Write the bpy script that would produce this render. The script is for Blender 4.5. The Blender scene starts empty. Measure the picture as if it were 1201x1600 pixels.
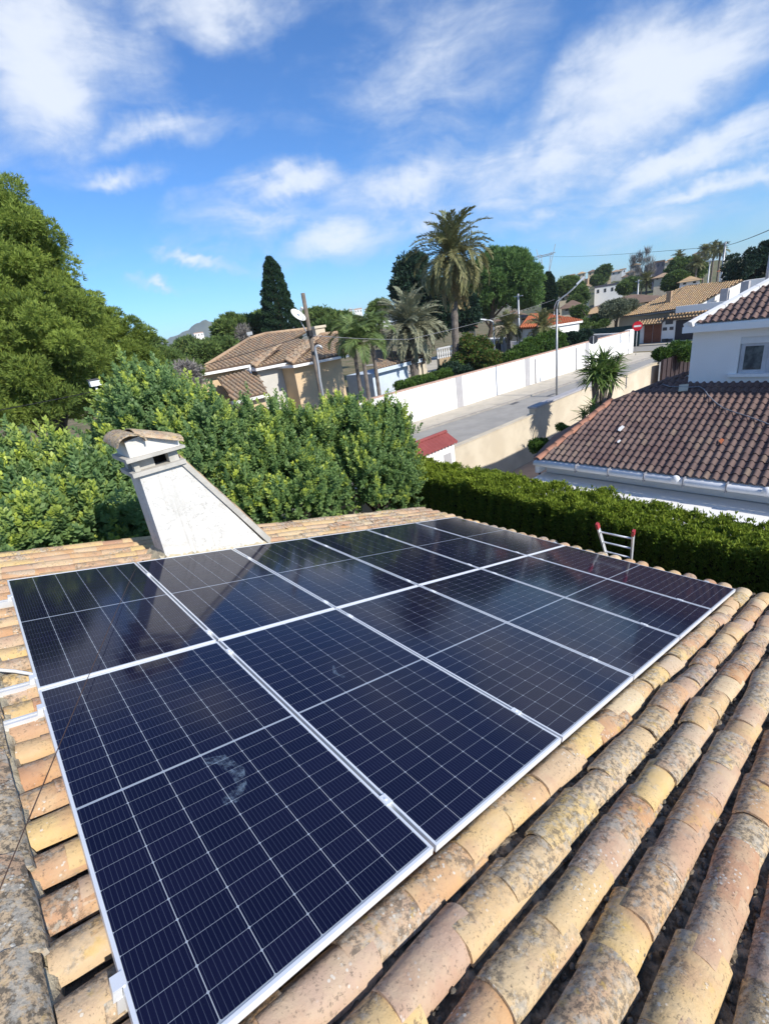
import bpy, math, random
import numpy as np
from mathutils import Vector, Matrix

# ------------------------------------------------------------------ camera, sky, sun, exposure
S = bpy.context.scene
COL = S.collection
H = 6.9                                             # camera height above the ground, metres
FPX = 719.18                                        # focal length in pixels of the 1201 x 1600 photograph
CR = np.array([[0.72823, -0.35177, 0.58817], [-0.67128, -0.19322, 0.71557], [-0.13808, -0.91593, -0.37685]])
CAM = np.array([0.0, 0.0, H])

cam_d = bpy.data.cameras.new('camera')
cam = bpy.data.objects.new('camera', cam_d)
COL.objects.link(cam)
cam_d.sensor_fit = 'VERTICAL'
cam_d.sensor_height = 24.0
cam_d.lens = 24.0 * FPX / 1600.0
cam_d.clip_start = 0.05
cam_d.clip_end = 20000
mw = Matrix.Identity(4)
for i in range(3):
    mw[i][0] = CR[i, 0]; mw[i][1] = -CR[i, 1]; mw[i][2] = -CR[i, 2]; mw[i][3] = CAM[i]
cam.matrix_world = mw
S.camera = cam

SUN_EL, SUN_AZ = math.radians(35), math.atan2(-0.99, 0.10)      # direction towards the sun
sun_dir = Vector((math.cos(SUN_EL) * math.cos(SUN_AZ), math.cos(SUN_EL) * math.sin(SUN_AZ), math.sin(SUN_EL)))
sun_d = bpy.data.lights.new('sun', 'SUN')
sun_d.energy = 3.45
sun_d.angle = math.radians(0.53)
sun_d.color = (1.0, 0.94, 0.84)
sun = bpy.data.objects.new('sun', sun_d)
COL.objects.link(sun)
sun.rotation_euler = sun_dir.to_track_quat('Z', 'Y').to_euler()
sun.location = (0, -30, 40)

S.view_settings.view_transform = 'Standard'
S.view_settings.look = 'None'
S.view_settings.exposure = 0.76
S.view_settings.gamma = 1.0
S.view_settings.use_curve_mapping = False
S.cycles.max_bounces = 8
S.cycles.transparent_max_bounces = 12
S.cycles.use_denoising = True


def ray(x, y):
    d = CR @ np.array([(x - 600.5) / FPX, (y - 800) / FPX, 1.0])
    return d / np.linalg.norm(d)


def at(x, y, z=None, D=None, X=None, Y=None):
    """A point of the place seen at (x, y) of the photograph: at height z, or D metres away, or on the plane X= / Y=."""
    d = ray(x, y)
    if z is not None: s = (z - H) / d[2]
    elif D is not None: s = D / math.hypot(d[0], d[1])
    elif X is not None: s = X / d[0]
    else: s = Y / d[1]
    return CAM + d * s


def on_plane(x, y, p0, n):
    d = ray(x, y)
    return CAM + d * (np.dot(np.asarray(p0) - CAM, n) / np.dot(d, n))


# ---- node helper
class NT:
    def __init__(s, tree):
        s.t = tree; s.n = tree.nodes; s.l = tree.links
    def node(s, typ, **kw):
        nd = s.n.new(typ)
        for k, v in kw.items(): setattr(nd, k, v)
        return nd
    def put(s, sock, v):
        if isinstance(v, bpy.types.NodeSocket): s.l.new(v, sock)
        elif v is not None: sock.default_value = v
    def m(s, op, a, b=None, c=None, clamp=False):
        nd = s.node('ShaderNodeMath', operation=op); nd.use_clamp = clamp
        for i, v in enumerate((a, b, c)):
            if v is not None: s.put(nd.inputs[i], v)
        return nd.outputs[0]
    def vm(s, op, a, b=None, out=0):
        nd = s.node('ShaderNodeVectorMath', operation=op)
        s.put(nd.inputs[0], a)
        if b is not None:
            if op == 'SCALE': s.put(nd.inputs['Scale'], b)
            else: s.put(nd.inputs[1], b)
        return nd.outputs[out]
    def dot(s, a, b): return s.vm('DOT_PRODUCT', a, b, 1)
    def mix(s, f, a, b, blend='MIX'):
        nd = s.node('ShaderNodeMix', data_type='RGBA', blend_type=blend)
        s.put(nd.inputs[0], f)
        for i, v in ((6, a), (7, b)):
            if isinstance(v, tuple) and len(v) == 3: v = (*v, 1)
            s.put(nd.inputs[i], v)
        return nd.outputs[2]
    def noise(s, vec, scale, detail=4, rough=.55, dist=0.0, out=0):
        nd = s.node('ShaderNodeTexNoise')
        s.put(nd.inputs['Vector'], vec)
        nd.inputs['Scale'].default_value = scale; nd.inputs['Detail'].default_value = detail
        nd.inputs['Roughness'].default_value = rough; nd.inputs['Distortion'].default_value = dist
        return nd.outputs[out]
    def step(s, v, lo, hi):
        nd = s.node('ShaderNodeMapRange', interpolation_type='SMOOTHSTEP')
        s.put(nd.inputs[0], v); s.put(nd.inputs[1], lo); s.put(nd.inputs[2], hi)
        return nd.outputs[0]
    def ramp(s, f, stops, interp='LINEAR'):
        nd = s.node('ShaderNodeValToRGB'); cr = nd.color_ramp; cr.interpolation = interp
        while len(cr.elements) < len(stops): cr.elements.new(0.5)
        for e, (p, c) in zip(cr.elements, stops):
            e.position = p; e.color = (*c, 1)
        s.put(nd.inputs[0], f)
        return nd.outputs[0]


# ---- sky with broken high cloud
world = bpy.data.worlds.new('World')
S.world = world
world.use_nodes = True
T = NT(world.node_tree)
T.n.clear()
sky = T.node('ShaderNodeTexSky', sky_type='NISHITA')
sky.sun_disc = False
sky.sun_elevation = SUN_EL
sky.sun_rotation = math.atan2(sun_dir.x, sun_dir.y)
sky.altitude = 60; sky.air_density = 1.0; sky.dust_density = 0.3; sky.ozone_density = 3.0
tc = T.node('ShaderNodeTexCoord')
dvec = tc.outputs['Generated']
wn = T.noise(dvec, 6.0, 5, .6, 0.3, out=1)
warp = T.vm('ADD', dvec, T.vm('SCALE', T.vm('SUBTRACT', wn, (.5, .5, .5)), 0.15))
sep = T.node('ShaderNodeSeparateXYZ'); T.put(sep.inputs[0], dvec)
# the wisps are drawn out along one wind direction, which the long banks follow too
w1 = Vector(ray(350, 345)); w2 = Vector(ray(1200, 195)); wd = (w2 - w1).normalized(); wn_ = w1.cross(w2).normalized(); wf = wd.cross(wn_)
def streak(a, b, c, off=0.0):
    cm = T.node('ShaderNodeCombineXYZ')
    T.put(cm.inputs[0], T.m('MULTIPLY_ADD', T.dot(warp2, tuple(wd)), a, off)); T.put(cm.inputs[1], T.m('MULTIPLY', T.dot(warp2, tuple(wn_)), b)); T.put(cm.inputs[2], T.m('MULTIPLY', T.dot(warp2, tuple(wf)), c))
    return cm.outputs[0]
warp2 = T.vm('ADD', dvec, T.vm('SCALE', T.vm('SUBTRACT', T.noise(dvec, 3.0, 3, .5, 0, out=1), (.5, .5, .5)), 0.10))
fb = T.noise(streak(2.6, 7.5, 3.0), 2.0, 9, .60, 0.35)
fine = T.noise(streak(7.0, 15.0, 7.0, 3.7), 2.6, 7, .62, 0.5)
# cloud banks: (centre, end of the long axis, half width, weight), all as points of the sky in the photograph
BANKS = [((50, 95), (185, 15), 150, 1.25), ((-140, 40), (60, 150), 190, 1.1), ((335, 5), (480, -12), 62, 1.05), ((245, 205), (345, 188), 28, .75),
         ((190, 278), (262, 273), 19, .8), ((690, 90), (850, 25), 86, .80), ((575, 140), (690, 125), 50, .5),
         ((1020, 122), (1270, 10), 88, 1.35), ((870, 180), (1000, 125), 46, .85), ((1100, 50), (1330, -80), 70, .95),
         ((470, 292), (550, 289), 30, 1.1), ((400, 338), (540, 315), 36, .8), ((640, 300), (820, 245), 46, .95),
         ((850, 262), (1040, 218), 60, 1.0), ((530, 380), (640, 370), 40, 1.05), ((1060, 258), (1260, 190), 34, 1.2),
         ((1100, 302), (1280, 270), 22, 1.0), ((1010, 345), (1260, 318), 36, .8), ((840, 332), (990, 316), 26, .7),
         ((302, 398), (360, 398), 10, .95), ((243, 448), (298, 446), 12, 1.0), ((650, 335), (800, 312), 46, .7), ((700, 200), (820, 188), 46, .45)]
tot = None
for (c, e, hw, w) in BANKS:
    cv = Vector(ray(*c)); t1 = Vector(ray(*e)) - cv; t1 -= cv * t1.dot(cv); ra = t1.length; t1.normalize(); t2 = cv.cross(t1)
    m = math.hypot(e[0] - c[0], e[1] - c[1]); nx, ny = -(e[1] - c[1]) / m, (e[0] - c[0]) / m
    ev = Vector(ray(c[0] + nx * hw, c[1] + ny * hw)) - cv; rb = (ev - cv * ev.dot(cv)).length
    a = T.dot(warp, tuple(t1 / ra)); b = T.dot(warp, tuple(t2 / rb))
    fall = T.m('SUBTRACT', 1.0, T.m('MULTIPLY', T.m('SQRT', T.m('MULTIPLY_ADD', a, a, T.m('MULTIPLY', b, b))), .62))
    ahead = T.m('GREATER_THAN', T.dot(dvec, tuple(cv)), 0.3)
    g = T.m('MULTIPLY', T.m('MULTIPLY', T.m('MAXIMUM', fall, 0.0), ahead), w)
    tot = g if tot is None else T.m('MAXIMUM', tot, g)
dens = T.m('ADD', T.m('MULTIPLY', tot, 1.30), T.m('MULTIPLY', T.m('SUBTRACT', fb, 0.5), 1.7))
dens = T.m('ADD', dens, T.m('MULTIPLY', T.m('SUBTRACT', fine, 0.5), 0.6))
# extra cloud cover added outside the view to lift the fill light
away = T.step(T.dot(dvec, tuple(Vector(ray(600, 300)))), 0.72, 0.45)
dens = T.m('ADD', dens, T.m('MULTIPLY', away, 0.42))
cover = T.m('MULTIPLY', T.step(dens, 0.06, 1.55), 0.88)
cover = T.m('MULTIPLY', cover, T.step(sep.outputs[2], 0.0, 0.05))
tint = T.mix(1.0, sky.outputs[0], (0.30, 0.485, 0.70), 'MULTIPLY')
cloudcol = T.mix(T.step(dens, .45, 1.3), (2.7, 3.1, 3.7), (3.6, 3.85, 4.25))
col = T.mix(cover, tint, cloudcol)
bg = T.node('ShaderNodeBackground'); bg.inputs[1].default_value = 0.15
T.put(bg.inputs[0], col)
wo = T.node('ShaderNodeOutputWorld'); T.l.new(bg.outputs[0], wo.inputs[0])

# ------------------------------------------------------------------ materials
rnd = random.Random(7)
MATS = {}


def bsdf(name, rough=0.8, spec=0.3, metallic=0.0):
    m = bpy.data.materials.new(name); m.use_nodes = True
    t = NT(m.node_tree); b = m.node_tree.nodes['Principled BSDF']
    b.inputs['Roughness'].default_value = rough
    b.inputs['Specular IOR Level'].default_value = spec
    b.inputs['Metallic'].default_value = metallic
    MATS[name] = m
    return m, t, b


def bump(t, b, h, strength, dist):
    nd = t.node('ShaderNodeBump'); nd.inputs['Strength'].default_value = strength; nd.inputs['Distance'].default_value = dist
    t.put(nd.inputs['Height'], h); t.l.new(nd.outputs[0], b.inputs['Normal'])


def plain(name, c1, c2=None, scale=3.0, rough=0.8, spec=0.3, metallic=0.0, bstr=0.3, bdist=0.01, bscale=None, lo=.35, hi=.65, stain=None, stain_t=(.58, .72)):
    """Two colours mixed by noise, an optional third as stains, and fine relief; all in object space."""
    m, t, b = bsdf(name, rough, spec, metallic)
    o = t.node('ShaderNodeTexCoord').outputs['Object']
    n = t.noise(o, scale, 6, .6)
    c = t.mix(t.step(n, lo, hi), c1, c2 or tuple(x * .82 for x in c1))
    if stain: c = t.mix(t.step(t.noise(o, scale * .37 + .3, 7, .65, .5), *stain_t), c, stain)
    t.put(b.inputs['Base Color'], c)
    if bstr: bump(t, b, t.noise(o, bscale or scale * 9, 4, .6), bstr, bdist)
    return m


def leafmat(name, dark, light, tipcol, trans=0.3, rough=0.5, spec=0.25):
    """Leaf colour by the per-leaf attribute: r mixes dark to light, g mixes to the tip colour (new growth or dry leaf)."""
    m, t, b = bsdf(name, rough, spec)
    at_ = t.node('ShaderNodeAttribute', attribute_name='tint')
    sp = t.node('ShaderNodeSeparateColor'); t.l.new(at_.outputs['Color'], sp.inputs[0])
    c = t.mix(sp.outputs[1], t.mix(sp.outputs[0], dark, light), tipcol)
    t.put(b.inputs['Base Color'], c)
    tr = t.node('ShaderNodeBsdfTranslucent'); t.put(tr.inputs[0], c)
    mx = t.node('ShaderNodeMixShader'); mx.inputs[0].default_value = trans
    t.l.new(b.outputs[0], mx.inputs[1]); t.l.new(tr.outputs[0], mx.inputs[2])
    t.l.new(mx.outputs[0], m.node_tree.nodes['Material Output'].inputs[0])
    return m


def claymat(name, palette, lichen=1.0, per='rand', oscale=1.0):
    """Fired clay: each tile takes its own clay colour; lichen, moss and lime stains lie over it."""
    m, t, b = bsdf(name, 0.85, 0.2)
    o = t.node('ShaderNodeTexCoord').outputs['Object']
    r = t.node('ShaderNodeObjectInfo').outputs['Random']
    if per == 'island': r = t.node('ShaderNodeNewGeometry').outputs['Random Per Island']
    v = t.vm('ADD', t.vm('SCALE', o, oscale), t.vm('SCALE', (13.1, 7.7, 5.3), t.m('MULTIPLY', r, 40.0)))
    base = t.ramp(r, palette, 'LINEAR')
    base = t.mix(t.m('MULTIPLY', t.step(t.noise(v, 6, 5, .65), .38, .68), .45), base, (.57, .45, .29))
    base = t.mix(t.m('MULTIPLY', t.step(t.noise(v, 3.3, 5, .6), .48, .66), .55), base, (.44, .265, .175))
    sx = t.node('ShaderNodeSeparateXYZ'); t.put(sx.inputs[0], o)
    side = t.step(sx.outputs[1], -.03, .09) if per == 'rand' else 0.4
    big = t.noise(v, 4.6, 5, .65)
    age = t.m('ADD', t.m('MULTIPLY', t.m('FRACT', t.m('MULTIPLY', r, 17.31)), .46), -.21)
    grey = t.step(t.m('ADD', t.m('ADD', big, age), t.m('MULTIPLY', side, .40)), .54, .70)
    speck = t.step(t.noise(v, 38, 5, .75), .44, .58)
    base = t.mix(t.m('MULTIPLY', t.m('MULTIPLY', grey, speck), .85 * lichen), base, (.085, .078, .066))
    base = t.mix(t.m('MULTIPLY', t.m('MULTIPLY', grey, t.step(t.noise(v, 21, 4, .7), .48, .60)), .7 * lichen), base, (.42, .395, .34))
    ochre = t.m('MULTIPLY', t.step(t.noise(v, 11, 5, .7), .57, .66), t.step(t.m('ADD', big, age), .42, .6))
    base = t.mix(t.m('MULTIPLY', ochre, .55 * lichen), base, (.60, .40, .10))
    pit = t.m('MULTIPLY', t.step(t.noise(v, 58, 5, .75), .545, .64), t.step(t.noise(v, 5.2, 3, .5), .34, .58))
    base = t.mix(t.m('MULTIPLY', pit, .8 * lichen), base, (.10, .085, .065))
    vor = t.node('ShaderNodeTexVoronoi'); t.put(vor.inputs['Vector'], v); vor.inputs['Scale'].default_value = 46
    ring = t.m('LESS_THAN', t.m('ADD', vor.outputs['Distance'], t.m('MULTIPLY', t.noise(v, 90, 2, .5), .25)), .38)
    white = t.m('MULTIPLY', ring, t.step(t.noise(v, 6.1, 3, .6), .54, .62))
    base = t.mix(t.m('MULTIPLY', white, .8 * lichen), base, (.62, .60, .53))
    t.put(b.inputs['Base Color'], base)
    bump(t, b, t.m('ADD', t.noise(v, 30, 6, .7), t.m('MULTIPLY', white, .5)), .55, .012)
    return m


CLAY = [(0.0, (.44, .215, .10)), (.13, (.57, .39, .21)), (.27, (.60, .43, .19)), (.40, (.47, .34, .255)), (.53, (.50, .29, .15)), (.66, (.60, .48, .31)), (.78, (.42, .225, .135)), (.90, (.52, .41, .29)), (1.0, (.58, .40, .18))]
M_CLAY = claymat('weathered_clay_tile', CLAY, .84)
M_CLAY_J = claymat('weathered_clay_tile_joined', CLAY, per='island')
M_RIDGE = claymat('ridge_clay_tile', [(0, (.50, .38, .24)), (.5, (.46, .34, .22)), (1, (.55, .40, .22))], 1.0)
M_MOSS = plain('dark_moss', (.075, .066, .055), (.25, .225, .185), 26, .95, .1, bstr=.8, bdist=.02)
M_MORTAR = plain('lime_mortar', (.50, .44, .32), (.40, .35, .25), 9, .95, .1, bstr=.7, bdist=.01, stain=(.26, .24, .16))
M_DIRT = plain('channel_dirt', (.13, .11, .085), (.29, .235, .17), 9, .95, .1, bstr=.7, bdist=.02)
M_SILT = plain('mossy_silt', (.095, .078, .057), (.33, .27, .195), 17, .95, .1, bstr=.8, bdist=.012, bscale=90, lo=.40, hi=.66, stain=(.34, .31, .26), stain_t=(.60, .74))
M_STUCCO = plain('white_stucco', (.66, .645, .61), (.59, .575, .54), 3.5, .9, .15, bstr=.6, bdist=.012, bscale=34, stain=(.47, .45, .40), stain_t=(.52, .72))
M_PLASTER, t_, b_ = bsdf('streaked_chimney_plaster', .92, .12)
o_ = t_.node('ShaderNodeTexCoord').outputs['Object']
c_ = t_.mix(t_.step(t_.noise(o_, 3.0, 6, .6), .35, .65), (.66, .645, .61), (.585, .57, .535))
st_ = t_.noise(t_.vm('MULTIPLY', o_, (9.0, 9.0, .55)), 1.6, 6, .62)
c_ = t_.mix(t_.m('MULTIPLY', t_.step(st_, .54, .74), .55), c_, (.40, .375, .33))
c_ = t_.mix(t_.m('MULTIPLY', t_.step(t_.noise(o_, 2.1, 7, .7, .6), .56, .70), .45), c_, (.46, .42, .35))
cr_ = t_.m('ABSOLUTE', t_.m('SUBTRACT', t_.noise(o_, 3.4, 8, .62, .3), .5))
c_ = t_.mix(t_.m('MULTIPLY', t_.m('LESS_THAN', cr_, .0045), .55), c_, (.26, .24, .21))
t_.put(b_.inputs['Base Color'], c_)
bump(t_, b_, t_.m('ADD', t_.noise(o_, 26, 6, .68), t_.m('MULTIPLY', t_.noise(o_, 6, 3, .5), 1.6)), .7, .012)
M_CONC = plain('grey_concrete', (.50, .475, .43), (.40, .385, .345), 5, .9, .2, bstr=.4, stain=(.22, .20, .16))
M_ALU = plain('anodised_aluminium', (.84, .86, .88), (.80, .82, .84), 4, .42, .5, .35, bstr=0)
M_ALU_D = plain('mill_aluminium', (.78, .79, .80), (.71, .72, .73), 6, .45, .5, .35, bstr=0)
M_BLACKHOLE = plain('flue_dark', (.012, .011, .010), (.02, .018, .016), 10, .95, .1)
M_WHITEPLASTIC = plain('white_plastic', (.76, .77, .78), (.70, .71, .72), 3, .45, .4, bstr=0)
M_RED = plain('red_plastic', (.50, .06, .075), (.40, .05, .06), 6, .4, .5, bstr=0)
M_WIRE = plain('brown_wire', (.10, .06, .045), None, 9, .6, .3, bstr=0)
M_CABLE = plain('black_cable', (.02, .02, .022), None, 9, .6, .3, bstr=0)
M_CABLE_G = plain('grey_cable', (.20, .20, .22), (.27, .27, .29), 9, .6, .3, bstr=0)
M_WHITEWALL = plain('white_painted_wall', (.82, .81, .79), (.78, .77, .75), .8, .9, .15, bstr=.15, bscale=40, stain=(.72, .69, .64), stain_t=(.62, .78))
M_HOUSEWHITE = plain('white_house_render', (.87, .86, .84), (.84, .83, .81), 1.2, .9, .15, bstr=.2, bscale=50)
M_GREYPAINT = plain('grey_paint', (.42, .41, .42), (.38, .37, .38), 2, .9, .15, bstr=.15)
M_BEIGEWALL = plain('beige_render', (.62, .55, .43), (.54, .47, .36), .9, .9, .1, bstr=.3, bscale=30, stain=(.46, .40, .31), stain_t=(.5, .74))
M_COPING = plain('pink_coping', (.55, .37, .29), (.48, .32, .25), 3, .85, .15)
M_ASPHALT = plain('worn_asphalt', (.350, .335, .310), (.30, .29, .27), .8, .92, .2, bstr=.4, bscale=80, stain=(.35, .34, .325))
M_PAVE = plain('concrete_pavement', (.52, .47, .39), (.45, .41, .34), 1.1, .92, .15, bstr=.3, bscale=50, stain=(.36, .33, .28))
M_KERB = plain('kerb_stone', (.34, .32, .29), (.28, .26, .24), 2, .9, .2)
M_GROUND = plain('garden_earth', (.23, .18, .115), (.13, .13, .06), .35, .95, .1, bstr=.5, bdist=.05, bscale=4, stain=(.27, .22, .15))
M_HILL = plain('dry_hillside', (.16, .15, .085), (.10, .115, .06), .03, .95, .1, bstr=.4, bdist=1.0, bscale=.1, stain=(.24, .19, .12))
M_TERRACOTTA = plain('pink_paving', (.50, .36, .26), (.43, .31, .23), 2, .9, .15)
M_BROWNTILE_S = [(0, (.105, .066, .062)), (.35, (.125, .080, .073)), (.6, (.145, .096, .084)), (.82, (.115, .074, .068)), (.95, (.18, .13, .10)), (1, (.15, .10, .085))]
M_ORANGEROOF = plain('orange_roof_tile', (.46, .15, .070), (.41, .13, .062), 1.2, .85, .15, stain=(.33, .12, .065))
M_REDSHEET = plain('faded_red_roof_sheet', (.30, .085, .080), (.255, .070, .068), 2, .8, .2, stain=(.22, .09, .085))
M_ORANGEHIP = plain('orange_hip_tile', (.40, .20, .135), (.35, .175, .12), 5, .85, .15, stain=(.28, .17, .13))
M_TANROOF = claymat('tan_roof_tile', [(0, (.40, .26, .13)), (.5, (.50, .33, .16)), (1, (.44, .29, .16))], .55, 'island', .5)
M_OLDROOF = claymat('old_brown_roof_tile', [(0, (.28, .175, .115)), (.5, (.37, .25, .16)), (1, (.32, .21, .14))], .9, 'island', .6)
M_CHANNEL = plain('channel_shadow', (.16, .11, .08), (.11, .078, .058), 3, .95, .1)  # dark base colour stands in for the shadow between roof ribs
M_ORANGEWALL = plain('apricot_render', (.62, .47, .30), (.56, .42, .27), 1, .9, .1, stain=(.50, .40, .28))
M_GREYWALL = plain('pale_grey_render', (.56, .54, .50), (.50, .48, .44), .8, .9, .1, stain=(.44, .41, .37))
M_WOODPOLE = plain('weathered_pole', (.20, .165, .135), (.14, .115, .095), 6, .9, .15, bstr=.5)
M_GALV = plain('galvanised_steel', (.46, .47, .48), (.40, .41, .42), 4, .5, .4, .5, bstr=0)
M_BARK = plain('rough_bark', (.12, .09, .068), (.065, .05, .038), 7, .95, .1, bstr=.9, bdist=.03)
M_PALMTRUNK = plain('palm_trunk', (.22, .19, .165), (.14, .12, .105), 5, .95, .1, bstr=.8, bdist=.03)
M_GLASSWIN = plain('window_glass', (.16, .185, .18), (.05, .055, .06), 3.5, .06, .6, bstr=0)
M_SASH = plain('grey_white_sash', (.58, .59, .62), None, 3, .4, .4, bstr=0)
M_DARKWIN = plain('dark_window', (.03, .033, .037), None, 2, .15, .5, bstr=0)
M_GATEBROWN = plain('brown_gate_panel', (.20, .075, .045), (.17, .062, .038), 3, .7, .25, bstr=.1)
M_DARKBROWNWALL = plain('dark_brown_screen', (.060, .045, .048), (.05, .038, .04), 1.5, .9, .15, bstr=.3)
M_GREENFENCE = plain('dark_green_screen', (.018, .045, .045), (.014, .036, .038), 2, .8, .2)
M_CHARCOAL = plain('charcoal_gate', (.035, .035, .045), None, 2, .6, .3, bstr=0)
M_YELLOW = plain('yellow_road_paint', (.72, .55, .03), (.62, .48, .03), 6, .8, .2)
M_SIGNRED = plain('sign_red', (.70, .02, .035), None, 4, .4, .4, bstr=0)
M_SIGNWHITE = plain('sign_white', (.80, .80, .80), None, 4, .4, .4, bstr=0)
M_SIGNGREY = plain('sign_back_grey', (.075, .075, .085), None, 4, .5, .4, bstr=0)
M_POOL = plain('pool_water', (.22, .46, .56), (.20, .42, .52), 2, .1, .5, bstr=.2)
M_DISH = plain('dish_white', (.72, .72, .69), (.66, .66, .63), 5, .5, .3, bstr=0)
M_MOUNT = plain('far_mountain_scrub', (.13, .15, .12), (.11, .13, .10), .004, .95, .05, bstr=.5, bdist=30, bscale=.01)
M_CREAM = plain('cream_render', (.60, .53, .40), (.54, .47, .36), .8, .9, .1)
M_WOODFRAME = plain('brown_timber', (.16, .085, .05), (.12, .065, .04), 5, .8, .2)
M_SMUDGE, t_, b_ = bsdf('wiped_dust', .6, .3)
o_ = t_.node('ShaderNodeTexCoord').outputs['Object']
b_.inputs['Base Color'].default_value = (.40, .55, .72, 1)
t_.put(b_.inputs['Alpha'], t_.m('MULTIPLY', t_.step(t_.noise(o_, 26, 5, .7), .38, .75), .30))

L_CAROB = leafmat('carob_leaf', (.118, .208, .070), (.228, .348, .118), (.60, .68, .10), .42, .45, .3)
L_CAROB2 = leafmat('carob_leaf_bluish', (.114, .202, .076), (.220, .342, .126), (.60, .68, .10), .42, .45, .3)
L_PINE = leafmat('pine_needle', (.100, .158, .038), (.31, .40, .078), (.38, .42, .08), .34, .6, .15)
L_PINE_D = leafmat('far_pine_needle', (.070, .120, .038), (.165, .235, .062), (.24, .25, .07), .22, .6, .15)
L_STONE = leafmat('stone_pine_needle', (.075, .145, .045), (.17, .28, .078), (.20, .25, .08), .2, .6, .15)
L_CYP = leafmat('cypress_spray', (.014, .036, .020), (.032, .070, .032), (.05, .08, .03), .12, .6, .15)
L_DARK = leafmat('dark_evergreen_leaf', (.016, .040, .026), (.042, .080, .045), (.06, .09, .04), .12, .5, .2)
L_HEDGE = leafmat('hedge_spray', (.080, .140, .018), (.270, .345, .042), (.33, .36, .05), .32, .6, .12)
L_PALM = leafmat('date_palm_leaflet', (.105, .140, .058), (.215, .240, .100), (.37, .29, .14), .2, .5, .3)
L_PALM_B = leafmat('blue_palm_leaflet', (.15, .18, .12), (.28, .31, .21), (.40, .34, .21), .2, .5, .3)
L_QPALM = leafmat('feather_palm_leaflet', (.085, .150, .052), (.175, .255, .085), (.26, .30, .09), .25, .5, .3)
L_YUCCA = leafmat('yucca_blade', (.070, .135, .036), (.165, .250, .062), (.24, .28, .06), .2, .4, .35)
L_SHRUB = leafmat('garden_shrub_leaf', (.045, .105, .022), (.135, .225, .040), (.34, .15, .06), .25, .5, .25)
L_OLIVE = leafmat('olive_leaf', (.105, .130, .080), (.20, .225, .145), (.22, .23, .15), .2, .55, .25)
L_BARE = leafmat('bare_twig', (.20, .19, .18), (.30, .28, .265), (.25, .2, .16), .1, .8, .1)


def cellmat():
    m, t, b = bsdf('solar_cell', .09, .5)
    o = t.node('ShaderNodeTexCoord').outputs['Object']
    r = t.node('ShaderNodeObjectInfo').outputs['Random']
    sx = t.node('ShaderNodeSeparateXYZ'); t.put(sx.inputs[0], o)
    bar = t.m('ABSOLUTE', t.m('SUBTRACT', t.m('FRACT', t.m('ADD', t.m('MULTIPLY', sx.outputs[0], 10 / .182), 0.0)), .5))
    line = t.m('LESS_THAN', bar, .055)
    c = t.mix(t.m('MULTIPLY', r, .6), (.0052, .0065, .0235), (.0085, .0092, .031))
    c = t.mix(t.m('MULTIPLY', line, .15), c, (.20, .24, .34))
    t.put(b.inputs['Base Color'], c)
    b.inputs['IOR'].default_value = 1.31
    return m


M_CELL = cellmat()
M_BACKSHEET, t_, b_ = bsdf('cell_gap_white', .09, .5)
b_.inputs['Base Color'].default_value = (.31, .35, .41, 1)
b_.inputs['IOR'].default_value = 1.31


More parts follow.
